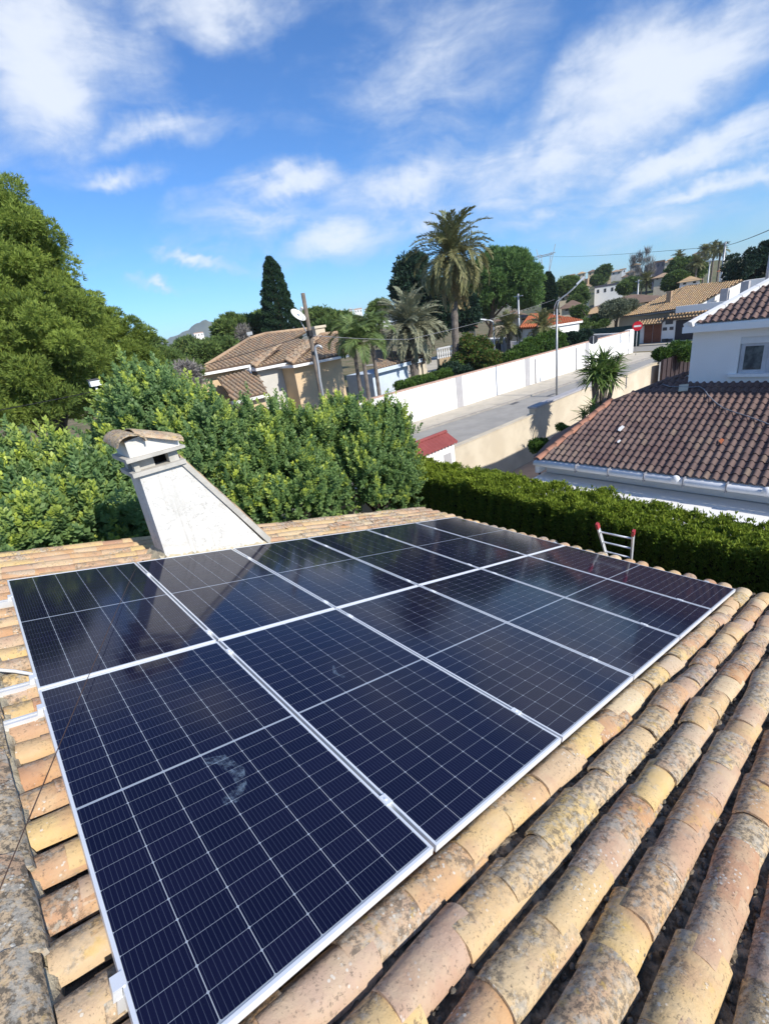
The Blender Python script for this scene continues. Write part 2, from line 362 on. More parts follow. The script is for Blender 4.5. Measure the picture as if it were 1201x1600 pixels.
# ------------------------------------------------------------------ mesh builders
class MB:
    def __init__(s): s.v = []; s.f = []
    def add(s, vs, fs):
        o = len(s.v); s.v += [tuple(map(float, p)) for p in vs]; s.f += [tuple(o + i for i in q) for q in fs]
        return s
    def box(s, c, size, R=None):
        hx, hy, hz = [a / 2 for a in size]
        P = [Vector((x, y, z)) for x in (-hx, hx) for y in (-hy, hy) for z in (-hz, hz)]
        if R is not None: P = [R @ p for p in P]
        c = Vector(c)
        return s.add([p + c for p in P], [(0, 1, 3, 2), (4, 6, 7, 5), (0, 4, 5, 1), (2, 3, 7, 6), (0, 2, 6, 4), (1, 5, 7, 3)])
    def box2(s, a, b):
        a, b = Vector(a), Vector(b)
        return s.box((a + b) / 2, [abs(x) for x in (b - a)])
    def prism(s, poly, d):
        """A polygon given thickness along the vector d."""
        n = len(poly); P = [Vector(p) for p in poly]; d = Vector(d)
        return s.add(P + [p + d for p in P], [tuple(range(n)), tuple(range(2 * n - 1, n - 1, -1))] + [(i, n + i, n + (i + 1) % n, (i + 1) % n) for i in range(n)])
    def tube(s, path, r, n=8, cap=True):
        P = [Vector(p) for p in path]; rs = r if hasattr(r, '__len__') else [r] * len(P)
        o = len(s.v); up = None
        for i, p in enumerate(P):
            d = (P[min(i + 1, len(P) - 1)] - P[max(i - 1, 0)]).normalized()
            if up is None:
                up = Vector((0, 0, 1)) if abs(d.z) < .9 else Vector((1, 0, 0))
            a = (up - d * up.dot(d)).normalized(); up = a; b = d.cross(a)
            for k in range(n):
                th = 2 * math.pi * k / n
                s.v.append(tuple(p + (a * math.cos(th) + b * math.sin(th)) * rs[i]))
        for i in range(len(P) - 1):
            for k in range(n):
                s.f.append((o + i * n + k, o + i * n + (k + 1) % n, o + (i + 1) * n + (k + 1) % n, o + (i + 1) * n + k))
        if cap:
            s.f.append(tuple(o + k for k in range(n - 1, -1, -1))); s.f.append(tuple(o + (len(P) - 1) * n + k for k in range(n)))
        return s
    def lathe(s, c, prof, n=16, R=None):
        o = len(s.v); c = Vector(c)
        for (r, z) in prof:
            for k in range(n):
                th = 2 * math.pi * k / n; p = Vector((r * math.cos(th), r * math.sin(th), z))
                s.v.append(tuple(c + (R @ p if R is not None else p)))
        for i in range(len(prof) - 1):
            for k in range(n):
                s.f.append((o + i * n + k, o + i * n + (k + 1) % n, o + (i + 1) * n + (k + 1) % n, o + (i + 1) * n + k))
        return s
    def mesh(s, name, mat, off=None, smooth=False):
        me = bpy.data.meshes.new(name)
        v = s.v if off is None else [(p[0] - off[0], p[1] - off[1], p[2] - off[2]) for p in s.v]
        me.from_pydata(v, [], s.f); me.update()
        me.materials.append(mat)
        if smooth: me.polygons.foreach_set('use_smooth', [True] * len(me.polygons))
        return me
    def build(s, name, mat, parent=None, smooth=False, kind=None, local=False, label=None):
        off = None if (local or parent is None) else ORIG.get(parent.name, (0, 0, 0))
        return link(name, s.mesh(name, mat, off, smooth), parent, kind, label)


ORIG = {}


def link(name, me, parent=None, kind=None, label=None):
    o = bpy.data.objects.new(name, me); COL.objects.link(o)
    if parent is not None:
        o.parent = parent; ORIG[o.name] = ORIG.get(parent.name, (0, 0, 0))
    if kind: o['kind'] = kind
    if label: o['label'] = label
    return o


def thing(name, label, cat, loc=(0, 0, 0), group=None, rot=None):
    o = bpy.data.objects.new(name, None); COL.objects.link(o)
    o.empty_display_size = .2
    o.location = Vector(loc)
    if rot is not None:
        o.matrix_basis = Matrix.Translation(Vector(loc)) @ rot.to_4x4()
    ORIG[o.name] = tuple(map(float, loc))
    o['label'] = label; o['category'] = cat
    if group: o['group'] = group
    return o


def structure(name, mb, mat, smooth=False):
    return mb.build(name, mat, None, smooth, 'structure')


def smooth_by_angle(o, ang=40):
    o.data.polygons.foreach_set('use_smooth', [True] * len(o.data.polygons))
    o.data.set_sharp_from_angle(angle=math.radians(ang))
    return o


def leaf_object(name, mat, C, A, N, Ln, Wd, tint, parent=None, kind=None, bend=0.0, off=None):
    """Many leaves in one mesh: rhombic blades centred at C along A with face normal N; tint = (k, 2) attribute."""
    k = len(C)
    A = A / np.linalg.norm(A, axis=1, keepdims=True)
    W = np.cross(A, N); W /= (np.linalg.norm(W, axis=1, keepdims=True) + 1e-9)
    U = np.cross(W, A)
    Ln = np.broadcast_to(Ln, (k,))[:, None] * .5; Wd = np.broadcast_to(Wd, (k,))[:, None] * .5
    v = np.empty((k, 4, 3), np.float32)
    v[:, 0] = C - A * Ln; v[:, 1] = C + W * Wd + A * Ln * .15 + U * Ln * bend; v[:, 2] = C + A * Ln; v[:, 3] = C - W * Wd + A * Ln * .15 + U * Ln * bend
    if off is None: off = ORIG.get(parent.name, (0, 0, 0)) if parent is not None else (0, 0, 0)
    v -= np.array(off, np.float32)
    me = bpy.data.meshes.new(name)
    me.vertices.add(4 * k); me.loops.add(4 * k); me.polygons.add(k)
    me.vertices.foreach_set('co', v.ravel())
    me.loops.foreach_set('vertex_index', np.arange(4 * k, dtype=np.int32))
    me.polygons.foreach_set('loop_start', np.arange(0, 4 * k, 4, dtype=np.int32))
    me.update(calc_edges=True)
    ca_ = me.color_attributes.new('tint', 'FLOAT_COLOR', 'POINT')
    col = np.zeros((k, 4, 4), np.float32); col[..., 3] = 1
    col[:, :, 0] = np.clip(tint[:, 0], 0, 1)[:, None]; col[:, :, 1] = np.clip(tint[:, 1], 0, 1)[:, None]
    ca_.data.foreach_set('color', col.ravel())
    me.materials.append(mat)
    return link(name, me, parent, kind)


def unit(a): return a / (np.linalg.norm(a, axis=-1, keepdims=True) + 1e-9)


def sphere_pts(rg, n): return unit(rg.normal(size=(n, 3)))


def perp(d, rg):
    r = rg.normal(size=d.shape); r -= d * (r * d).sum(1, keepdims=True)
    return unit(r)


def tufts(rg, P, D, m, ln, wd, spread, tint, fresh=0.0):
    """Each tuft: m needles or leaves fanning from the point P around the direction D."""
    n = len(P)
    D = unit(D)
    d = np.repeat(D, m, 0); p = np.repeat(P, m, 0)
    a = unit(d + perp(d, rg) * spread * rg.uniform(.4, 1.3, (n * m, 1)))
    L = ln * rg.uniform(.7, 1.25, n * m)
    c = p + a * L[:, None] * .5
    N = perp(a, rg)
    t = np.stack([np.repeat(tint, m) + rg.normal(0, .12, n * m), np.where(rg.random(n * m) < fresh, .6, 0.0)], 1)
    return c, a, N, L, np.full(n * m, wd), t


def sprigs(rg, P, D, slen, m, ln, wd, tint, new):
    """Leafy shoots: m leaflets along each shoot of length slen, whorled; new = 0..1 how yellow the young leaves at the tip are."""
    n = len(P); D = unit(D)
    tt = np.linspace(.12, 1.0, m)
    p = P[:, None] + D[:, None] * (slen[:, None] * tt[None])[..., None]
    e1 = perp(D, rg); e2 = np.cross(D, e1)
    ph = np.arange(m) * 2.4
    rad = e1[:, None] * np.cos(ph)[None, :, None] + e2[:, None] * np.sin(ph)[None, :, None]
    k = (.95 - .55 * tt)[None, :, None]
    a = unit(D[:, None] * (1 - k * .6) + rad * k + rg.normal(0, .16, (n, m, 3)))
    L = ln * (1.1 - .35 * tt)[None] * rg.uniform(.75, 1.25, (n, m))
    c = p + a * L[..., None] * .5
    N = D[:, None] * .7 + np.array([.05, -.55, .35]) + rg.normal(0, .25, (n, m, 3)); N = unit(N - a * (N * a).sum(-1, keepdims=True))
    t0 = tint[:, None] + rg.normal(0, .13, (n, m)); t1 = new[:, None] * np.clip((tt - .25) / .6, 0, 1)[None] * rg.uniform(.6, 1.1, (n, m))
    f = lambda x: x.reshape(-1, *x.shape[2:])
    return f(c), f(a), f(N), f(L), f(L) * wd, np.stack([f(t0), f(t1)], 1)

# ------------------------------------------------------------------ ground and roads
MB_ = MB().box2((-3000, -400, -.6), (6000, 6000, 0.0))
structure('ground', MB_, M_GROUND)

# ------------------------------------------------------------------ our tiled roof
SL = math.radians(16.2)
EU = np.array([math.cos(SL), 0, -math.sin(SL)]); EV = np.array([0, -1.0, 0]); EN = np.array([math.sin(SL), 0, math.cos(SL)])
RO = CAM - (EU * -.24075 + EV * 5.58354 + EN * 1.80596)
RROT = Matrix(((EU[0], -EV[0], EN[0]), (EU[1], -EV[1], EN[1]), (EU[2], -EV[2], EN[2])))


def rp(u, v, n=0.0): return RO + EU * u + EV * v + EN * n


def on_roof(x, y, n=0.0): return on_plane(x, y, RO + EN * n, EN)


house = thing('tiled_house', 'house whose weathered clay tile roof carries the solar panels in the foreground', 'house', (3, 2, 0))
EAVE_U, RIDGE_U, PITCH, EXPO = 7.38, -.36, .21, .332
V0 = 4.62


def barrel(a, h, ln, th, taper, segs, nl, jit, seed, flat=0.0):
    """A half-round clay tile along +x (wide end at x = ln), crown up, with real thickness and a hand-made wobble."""
    r = random.Random(seed); mb = MB()
    wob = [r.uniform(-1, 1) for _ in range(40)]
    def pt(i, j, inner):
        x = ln * j / nl; w = 1 - taper * (1 - j / nl)
        t = math.pi * i / segs
        aa = (a - (th if inner else 0)) * w; hh = (h - (th if inner else 0)) * w
        k = 1 + jit * (wob[i] + wob[12 + j] * .8 + wob[(i * 3 + j * 5) % 40] * .35)
        return (x + jit * .10 * (wob[20 + i // 3] + wob[21 + i // 3]) * (1 if j in (0, nl) else 0), -aa * math.cos(t) * k, hh * math.sin(t) ** .9 * k if i not in (0, segs) else 0)
    vs = [pt(i, j, q) for q in (0, 1) for j in range(nl + 1) for i in range(segs + 1)]
    n1 = segs + 1; o2 = n1 * (nl + 1); fs = []
    for j in range(nl):
        for i in range(segs):
            fs.append((j * n1 + i, j * n1 + i + 1, (j + 1) * n1 + i + 1, (j + 1) * n1 + i))
            fs.append((o2 + j * n1 + i, o2 + (j + 1) * n1 + i, o2 + (j + 1) * n1 + i + 1, o2 + j * n1 + i + 1))
    for j in (0, nl):
        for i in range(segs):
            q = (j * n1 + i, o2 + j * n1 + i, o2 + j * n1 + i + 1, j * n1 + i + 1)
            fs.append(q if j else q[::-1])
    for j in range(nl):
        for i in (0, segs):
            q = (j * n1 + i, (j + 1) * n1 + i, o2 + (j + 1) * n1 + i, o2 + j * n1 + i)
            fs.append(q if i else q[::-1])
    mb.add(vs, fs); return mb


tile_meshes = []
for k in range(7):
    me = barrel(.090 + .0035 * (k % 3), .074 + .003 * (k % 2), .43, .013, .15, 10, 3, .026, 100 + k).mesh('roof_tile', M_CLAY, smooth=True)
    me.set_sharp_from_angle(angle=math.radians(38)); tile_meshes.append(me)
NB = -.143                                          # foot of the cover tiles below the panel plane
ncols = list(range(-28, 12))
rt = random.Random(3)


def tile_matrix(k, j, r):
    u = EAVE_U - (j + 1) * EXPO - .115 + r.uniform(-.014, .014) + .012 * math.sin(k * 1.7)
    if -.45 < u < -.12: u = -.165 + r.uniform(-.012, .012)      # the course tucked under the ridge
    v = V0 + PITCH * k + r.uniform(-.008, .008)
    Rl = Matrix.Rotation(r.gauss(0, .022), 3, 'Z') @ Matrix.Rotation(r.gauss(.042, .012), 3, 'Y') @ Matrix.Rotation(r.gauss(0, .05), 3, 'X')
    sc = Matrix.Diagonal((1, r.uniform(.96, 1.07), r.uniform(.94, 1.08)))
    return Matrix.Translation(Vector(rp(u, v, NB + .020 + r.uniform(-.003, .004)))) @ (RROT @ Rl @ sc).to_4x4(), u, v


NT_COL = int((EAVE_U - RIDGE_U) / EXPO) + 2
spots = []
for k in ncols:
    for j in range(NT_COL):
        m_, u, v = tile_matrix(k, j, rt)
        if u < RIDGE_U + .02: continue
        shown = (0 <= k <= 6) or k <= -23 or j == 0 or u < .10
        pxd = np.linalg.norm(np.array(m_.translation) - CAM)
        spots.append((not shown, k > 6, pxd, m_))
spots.sort(key=lambda q: q[:3])
joined = MB()
for i, (hid, _, _, m_) in enumerate(spots):
    me = rt.choice(tile_meshes)
    if i < 300:
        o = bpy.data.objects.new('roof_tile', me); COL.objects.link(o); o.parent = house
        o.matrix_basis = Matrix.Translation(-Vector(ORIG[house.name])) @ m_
    else:
        base = MB(); base.v = [tuple(m_ @ v.co) for v in me.vertices]; base.f = [tuple(p.vertices) for p in me.polygons]
        joined.add(base.v, base.f)
# the slope behind the ridge, falling away to the left
EU2 = EU * np.array([-1, 1, 1]); EN2 = EN * np.array([-1, 1, 1])
RID = rp(RIDGE_U, 0, 0)
R2 = Matrix(((EU2[0], 0, EN2[0]), (EU2[1], -1, EN2[1]), (EU2[2], 0, EN2[2])))
for k in ncols:
    for j in range(5):
        p = RID + EU2 * (.02 + j * EXPO) + EV * (V0 + PITCH * k) + EN2 * (NB + .01)
        m_ = Matrix.Translation(Vector(p)) @ (R2 @ Matrix.Rotation(.04, 3, 'Y')).to_4x4()
        me = rt.choice(tile_meshes)
        joined.add([tuple(m_ @ v.co) for v in me.vertices], [tuple(q.vertices) for q in me.polygons])
smooth_by_angle(joined.build('roof_tiles', M_CLAY_J, house, kind='stuff'), 38)
# hollow channel tiles between the covers, and the moss that sits in them
ch = MB(); ms = MB()
pr = [(-.094, .050), (-.065, .024), (-.03, .012), (0, .008), (.03, .012), (.065, .024), (.094, .050)]
rgc = np.random.default_rng(15)
fine_ch = MB()
for k in ncols + [12]:
    v = V0 + PITCH * (k - .5)
    if 0 <= k <= 8:                                                  # in view: silted up with crumbled moss, dirt and grit
        us = np.arange(RIDGE_U, EAVE_U + .05, .013); ys = np.linspace(-.095, .095, 15); n1, n2 = len(us), len(ys)
        g = rgc.normal(size=(n1, n2)); h1 = g.copy()
        for _ in range(2): h1[1:-1] = (h1[:-2] + 2 * h1[1:-1] + h1[2:]) / 4; h1[:, 1:-1] = (h1[:, :-2] + 2 * h1[:, 1:-1] + h1[:, 2:]) / 4
        big_ = np.interp(us, us[::14], rgc.normal(size=len(us[::14])))
        base_z = np.interp(ys, [p[0] for p in pr], [p[1] for p in pr])
        z = base_z[None] * .8 + .016 + .013 * h1 + .008 * big_[:, None] + .004 * g
        for i in range(n1):
            for j in range(n2): fine_ch.v.append(tuple(rp(us[i] + .004 * g[i, j], v + ys[j], NB - .022 + z[i, j])))
        o0 = len(fine_ch.v) - n1 * n2
        fine_ch.f += [(o0 + i * n2 + j, o0 + i * n2 + j + 1, o0 + (i + 1) * n2 + j + 1, o0 + (i + 1) * n2 + j)[::-1] for i in range(n1 - 1) for j in range(n2 - 1)]
        continue
    for j in range(NT_COL + 1):
        ua, ub = EAVE_U + .03 - (j + 1) * EXPO, EAVE_U + .06 - j * EXPO
        if ua < RIDGE_U: ua = RIDGE_U
        w = rt.uniform(.95, 1.05)
        vs = [rp(u_, v + y * w, NB - .02 + z + lift) for (u_, lift) in ((ua, -.012), (ub, .006)) for (y, z) in pr]
        vs += [rp(ub, v + y * w, NB - .035 + z + .006) for (y, z) in pr]
        ch.add(vs, [(i, i + 7, i + 8, i + 1) for i in range(6)] + [(i + 7, i + 14, i + 15, i + 8) for i in range(6)])
ICO = [(0, 0, 1), (.894, 0, .447), (.276, .851, .447), (-.724, .526, .447), (-.724, -.526, .447), (.276, -.851, .447), (.724, .526, -.447), (-.276, .851, -.447), (-.894, 0, -.447), (-.276, -.851, -.447), (.724, -.526, -.447)]
ICF = [(0, 1, 2), (0, 2, 3), (0, 3, 4), (0, 4, 5), (0, 5, 1), (1, 6, 2), (2, 7, 3), (3, 8, 4), (4, 9, 5), (5, 10, 1), (2, 6, 7), (3, 7, 8), (4, 8, 9), (5, 9, 10), (1, 10, 6)]
for k in range(0, 9):
    v = V0 + PITCH * (k - .5)
    uu = -.1
    while uu < EAVE_U - .05:
        uu += rt.uniform(.006, .030) * (1 if uu < 4 else 2.2)
        if math.sin(uu * 5.1 + k * 2.3) + math.sin(uu * 2.2 + k) * .8 + rt.uniform(-.6, .6) < -.35: continue
        s_ = rt.uniform(.0035, .0115) * (1.15 if uu < 4 else 1.6)
        c = rp(uu, v + rt.gauss(0, .030), NB + .008 + rt.uniform(0, .016))
        ms.add([c + (EU * x * 1.4 + EV * y + EN * z * .8) * s_ * rt.uniform(.7, 1.25) for (x, y, z) in ICO], ICF)
for k in range(-28, -22):
    for _ in range(60):
        c = rp(rt.uniform(-.1, 7.1), V0 + PITCH * (k - .5) + rt.gauss(0, .02), NB + rt.uniform(-.01, .012)); s_ = rt.uniform(.01, .025)
        ms.add([c + (EU * x * 1.4 + EV * y + EN * z * .7) * s_ for (x, y, z) in ICO], ICF)
ch.build('channel_tiles', M_DIRT, house, True, 'stuff')
fine_ch.build('mossy_channels', M_SILT, house, True, 'stuff')
ms.build('moss', M_MOSS, house, True, 'stuff')
# mortared ridge
rid = random.Random(11)
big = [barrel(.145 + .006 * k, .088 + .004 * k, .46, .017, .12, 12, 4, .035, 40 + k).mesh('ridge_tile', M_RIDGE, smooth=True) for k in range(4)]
for me in big: me.set_sharp_from_angle(angle=math.radians(38))
v = -1.28
while v < 7.2:
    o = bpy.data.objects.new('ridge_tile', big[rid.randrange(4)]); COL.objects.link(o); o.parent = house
    Rz = Matrix(((0, EU[0], EN[0]), (-1, EU[1], EN[1]), (0, EU[2], EN[2])))
    Rz = Matrix(((0, 1, 0), (-1, 0, 0), (0, 0, 1))) @ Matrix.Rotation(.05 + rid.gauss(0, .01), 3, 'Y') @ Matrix.Rotation(rid.gauss(0, .02), 3, 'Z')
    p = rp(-.315 + rid.gauss(0, .006), v, -.055)
    o.matrix_basis = Matrix.Translation(Vector(p) - Vector(ORIG[house.name])) @ Rz.to_4x4()
    v += .40 + rid.uniform(-.02, .02)
mo = MB()
mp = [(x, y) for x, y in ((-.22, -.13), (-.21, -.075), (-.185, -.06), (-.150, -.085), (-.125, -.135), (-.115, -.17))]
N_ = 260; rows = []
for i in range(N_ + 1):
    v = -1.28 + i * (8.3 / N_)
    rows.append([tuple(rp(u_ + rid.gauss(0, .006) + .010 * math.sin(v * 30 + u_ * 40), v, n_ + rid.gauss(0, .006))) for (u_, n_) in mp])
mo.add([q for r_ in rows for q in r_], [(i * 6 + j, i * 6 + j + 1, (i + 1) * 6 + j + 1, (i + 1) * 6 + j) for i in range(N_) for j in range(5)])
mo.build('ridge_mortar', M_MORTAR, house, True)
# deck, walls and plastered verge
YB, YF = 5.58354 + 1.36, -6.5
dk = MB()
ra, rb, rc = rp(EAVE_U - .12, 0, -.20), rp(RIDGE_U, 0, -.20), RID + EU2 * 7.5 + EN2 * -.20
prof = [(ra[0], ra[2]), (rb[0], rb[2]), (rc[0], rc[2]), (rc[0], rc[2] - .22), (rb[0], rb[2] - .24), (ra[0], ra[2] - .22)]
dk.prism([(x, YB, z) for x, z in prof], (0, YF - YB, 0))
dk.build('roof_deck', M_STUCCO, house)
wl = MB().prism([(ra[0] - .45, YB - .2, 0), (ra[0] - .45, YB - .2, ra[2] - .15), (rb[0], YB - .2, rb[2] - .26), (rc[0] + .45, YB - .2, rc[2] - .15), (rc[0] + .45, YB - .2, 0)], (0, YF - YB + .4, 0))
wl.build('wall', M_STUCCO, house)

# chimney on the far verge
ch = MB(); CY = 5.66
dep = at(203, 738, X=1.18)[1] - CY
dep = max(.42, min(.75, dep))
ch.prism([(1.155, CY, 4.25), (1.165, CY, 4.72), (1.185, CY, 5.70), (1.665, CY, 5.70), (2.43, CY, 4.30), (2.43, CY, 4.0), (1.155, CY, 4.0)][::-1], (0, dep, 0))
chim = ch.build('chimney', M_PLASTER, house, label='white stucco chimney with sloping side and tiled cowl')
MB().prism([(1.655, CY - .03, 5.70), (1.70, CY - .03, 5.74), (2.52, CY - .03, 4.34), (2.47, CY - .03, 4.28)][::-1], (0, dep + .06, 0)).build('chimney_slope_slab', M_CONC, chim)
for i in range(5):
    t0, t1 = i / 5, (i + 1.25) / 5
    a = np.array([1.69, CY + dep * .62, 5.735]); b = np.array([2.50, CY + dep * .62, 4.36])
    d = (b - a) / np.linalg.norm(b - a); nn = np.array([-d[2], 0, d[0]]); nn *= np.sign(nn[2])
    R = Matrix(((d[0], 0, nn[0]), (0, 1, 0), (d[2], 0, nn[2])))
    o = bpy.data.objects.new('chimney_tile', big[i % 4]); COL.objects.link(o); o.parent = chim
    p = a + (b - a) * t0 + nn * (.008 - .002 * i)
    o.matrix_basis = Matrix.Translation(Vector(p) - Vector(ORIG[house.name])) @ (R @ Matrix.Rotation(.05, 3, 'Y') @ Matrix.Diagonal((.78, 1.15, .75))).to_4x4()
fil = MB(); rf_ = random.Random(8); nf = 46; vs = []
for i in range(nf + 1):
    s_ = i / nf; x = 1.10 + (2.52 - 1.10) * s_
    b0 = RO + EN * -.066; zt0 = b0[2] - (x - b0[0]) * math.tan(SL)
    vs += [(x, CY - .07 - rf_.uniform(0, .05), zt0 - .03), (x, CY - .035 - rf_.uniform(0, .012), zt0 + rf_.uniform(.01, .035)), (x, CY + .01, zt0 + rf_.uniform(.05, .10))]
fil.add(vs, [(3 * i + j, 3 * i + 3 + j, 3 * i + 4 + j, 3 * i + 1 + j) for i in range(nf) for j in range(2)])
vs = []
for i in range(21):
    y = CY - .06 + (dep + .14) * i / 20; b0 = RO + EN * -.066; zt0 = b0[2] - (1.12 - b0[0]) * math.tan(SL)
    vs += [(1.05 - rf_.uniform(0, .05), y, zt0 - .03), (1.115 - rf_.uniform(0, .012), y, zt0 + rf_.uniform(.01, .04)), (1.165, y, zt0 + rf_.uniform(.05, .10))]
fil.add(vs, [(3 * i + j, 3 * i + 3 + j, 3 * i + 4 + j, 3 * i + 1 + j)[::-1] for i in range(20) for j in range(2)])
fil.build('mortar_fillet', M_MORTAR, chim, True)
MB().box2((1.115, CY - .055, 5.695), (1.715, CY + dep + .05, 5.745)).build('chimney_ledge', M_CONC, chim)
for (x0, x1, y0, y1) in ((1.165, 1.225, 0, .09), (1.235, 1.40, .05, .16), (1.555, 1.665, 0, .12), (1.165, 1.26, dep - .12, dep), (1.555, 1.665, dep - .12, dep)):
    MB().box2((x0, CY + y0, 5.746), (x1, CY + y1, 5.876)).build('cowl_post', M_CONC, chim)
MB().box2((1.26, CY + .17, 5.745), (1.60, CY + dep - .13, 5.88)).build('flue_opening', M_BLACKHOLE, chim)  # solid block coloured near-black as the shade inside the cowl
MB().prism([(1.09, CY - .10, 5.875), (1.09, CY - .10, 5.92), (1.74, CY - .10, 5.915), (1.74, CY - .10, 5.885)][::-1], (0, dep + .2, 0)).build('cowl_slab', M_CONC, chim)
MB().prism([(1.15, CY - .05, 5.92), (1.15, CY - .05, 6.10), (1.33, CY - .05, 6.13), (1.70, CY - .05, 5.975), (1.70, CY - .05, 5.915)][::-1], (0, dep + .1, 0)).build('cowl_block', M_STUCCO, chim)
for (loc, rz, ry, sx, sy, sz) in (((1.20, CY + dep + .10, 6.09), -math.pi / 2, .03, 1.45, 1.05, 1.15), ((1.26, CY + dep * .35, 6.145), 0, .37, 1.0, 1.75, .8), ((1.33, CY + dep * .75, 6.10), 0, .36, 1.12, 1.2, .8)):
    o = bpy.data.objects.new('cowl_tile', big[2]); COL.objects.link(o); o.parent = chim
    o.matrix_basis = Matrix.Translation(Vector(loc) - Vector(ORIG[house.name])) @ (Matrix.Rotation(rz, 3, 'Z') @ Matrix.Rotation(ry, 3, 'Y') @ Matrix.Diagonal((sx, sy, sz))).to_4x4()

# ------------------------------------------------------------------ solar panels
PW, PL, PG = 1.134, 2.279, .020
cw, chh, gx, gy, mid = .1815, .0903, .0034, .0024, .015


def cell_mesh(chamf):
    a, b, c = cw / 2, chh / 2, .004
    top = [(-a + c, -b), (a - c, -b), (a, -b + c), (a, b - c), (a - c, b), (-a + c, b), (-a, b - c), (-a, -b + c)]
    mb = MB(); z0, z1 = -.0006, .0004
    mb.add([(x, y, z1) for x, y in top] + [(x, y, z0) for x, y in top], [tuple(range(8))] + [(i, i + 8, (i + 1) % 8 + 8, (i + 1) % 8)[::-1] for i in range(8)])
    return mb


me_cell = cell_mesh(1).mesh('cell', M_CELL)
fw, ft = .0125, .035
fm = MB()
fm.box2((-PW / 2, -PL / 2, -ft), (-PW / 2 + fw, PL / 2, 0)); fm.box2((PW / 2 - fw, -PL / 2, -ft), (PW / 2, PL / 2, 0))
fm.box2((-PW / 2 + fw, -PL / 2, -ft), (PW / 2 - fw, -PL / 2 + fw, 0)); fm.box2((-PW / 2 + fw, PL / 2 - fw, -ft), (PW / 2 - fw, PL / 2, 0))
me_frame = fm.mesh('panel_frame', M_ALU)
me_sheet = MB().box2((-PW / 2 + fw, -PL / 2 + fw, -.007), (PW / 2 - fw, PL / 2 - fw, -.0030)).mesh('glass_sheet', M_BACKSHEET)
cxs = [(-2.5 + i) * (cw + gx) for i in range(6)]
cys = [sgn * (mid / 2 + chh / 2 + j * (chh + gy)) for sgn in (1, -1) for j in range(12)]
cells_joined = MB()
for x in cxs:
    for y in cys:
        cells_joined.add([(v.co.x + x, v.co.y + y, v.co.z - .0026) for v in me_cell.vertices], [tuple(p.vertices) for p in me_cell.polygons])
me_cells = cells_joined.mesh('cells', M_CELL)
ORD = ['leftmost', 'second from the left', 'third from the left', 'fourth from the left', 'fifth from the left', 'rightmost, by the eave']
EXTRA = {(1, 0): 'nearest solar panel, with smeared dust, leftmost of the front row', (1, 1): 'solar panel with a curled smear of dust, second in the front row',
         (0, 0): 'solar panel at the far left corner, first of the row before the chimney', (0, 1): 'solar panel directly before the chimney mirroring its white face',
         (1, 5): 'solar panel at the lower eave corner beside the bare tiles, last of the front row', (0, 5): 'farthest solar panel, last of the back row by the eave'}
rng = random.Random(5)
for row in (1, 0):
    for i in range(6):
        lab = EXTRA.get((row, i)) or 'framed dark blue solar panel in the %s row, %s' % ('front' if row else 'back', ORD[i])
        c = rp(i * (PW + PG) + PW / 2, row * (PL + PG) + PL / 2, 0)
        tilt = Matrix.Rotation(rng.gauss(0, .0012), 3, 'X') @ Matrix.Rotation(rng.gauss(0, .0012), 3, 'Y')
        pn = thing('solar_panel', lab, 'solar panel', c, 'solar panels on the tiled roof', RROT @ tilt)
        link('panel_frame', me_frame, pn); link('glass_sheet', me_sheet, pn)
        if row == 1 or i < 3:
            for x in cxs:
                for y in cys:
                    o = link('cell', me_cell, pn); o.location = (x, y, -.0026)
        else:
            link('cells', me_cells, pn, 'stuff')
        if (row, i) in ((1, 0), (1, 1)):
            sm = MB()
            pth = [((318, 1190), .035), ((345, 1186), .05), ((372, 1205), .05), ((378, 1228), .035), ((362, 1248), .05), ((348, 1254), .03)] if i == 0 else [((520, 1040), .012), ((524, 1052), .022), ((538, 1058), .016)]
            Pm = (Matrix.Translation(Vector(c)) @ (RROT @ tilt).to_4x4()).inverted()
            L_ = [(Pm @ Vector(on_roof(q[0], q[1])), w) for q, w in pth]
            vs = []
            for a_, (p, w) in enumerate(L_):
                q0, q1 = L_[max(a_ - 1, 0)][0], L_[min(a_ + 1, len(L_) - 1)][0]
                d = (q1 - q0).normalized(); s_ = Vector((-d.y, d.x, 0)) * w * .7
                vs += [(p.x - s_.x, p.y - s_.y, -.0012), (p.x + s_.x, p.y + s_.y, -.0012)]
            sm.add(vs, [(2 * a_, 2 * a_ + 1, 2 * a_ + 3, 2 * a_ + 2) for a_ in range(len(L_) - 1)])
            sm.build('dust_smear', M_SMUDGE, pn, local=True)

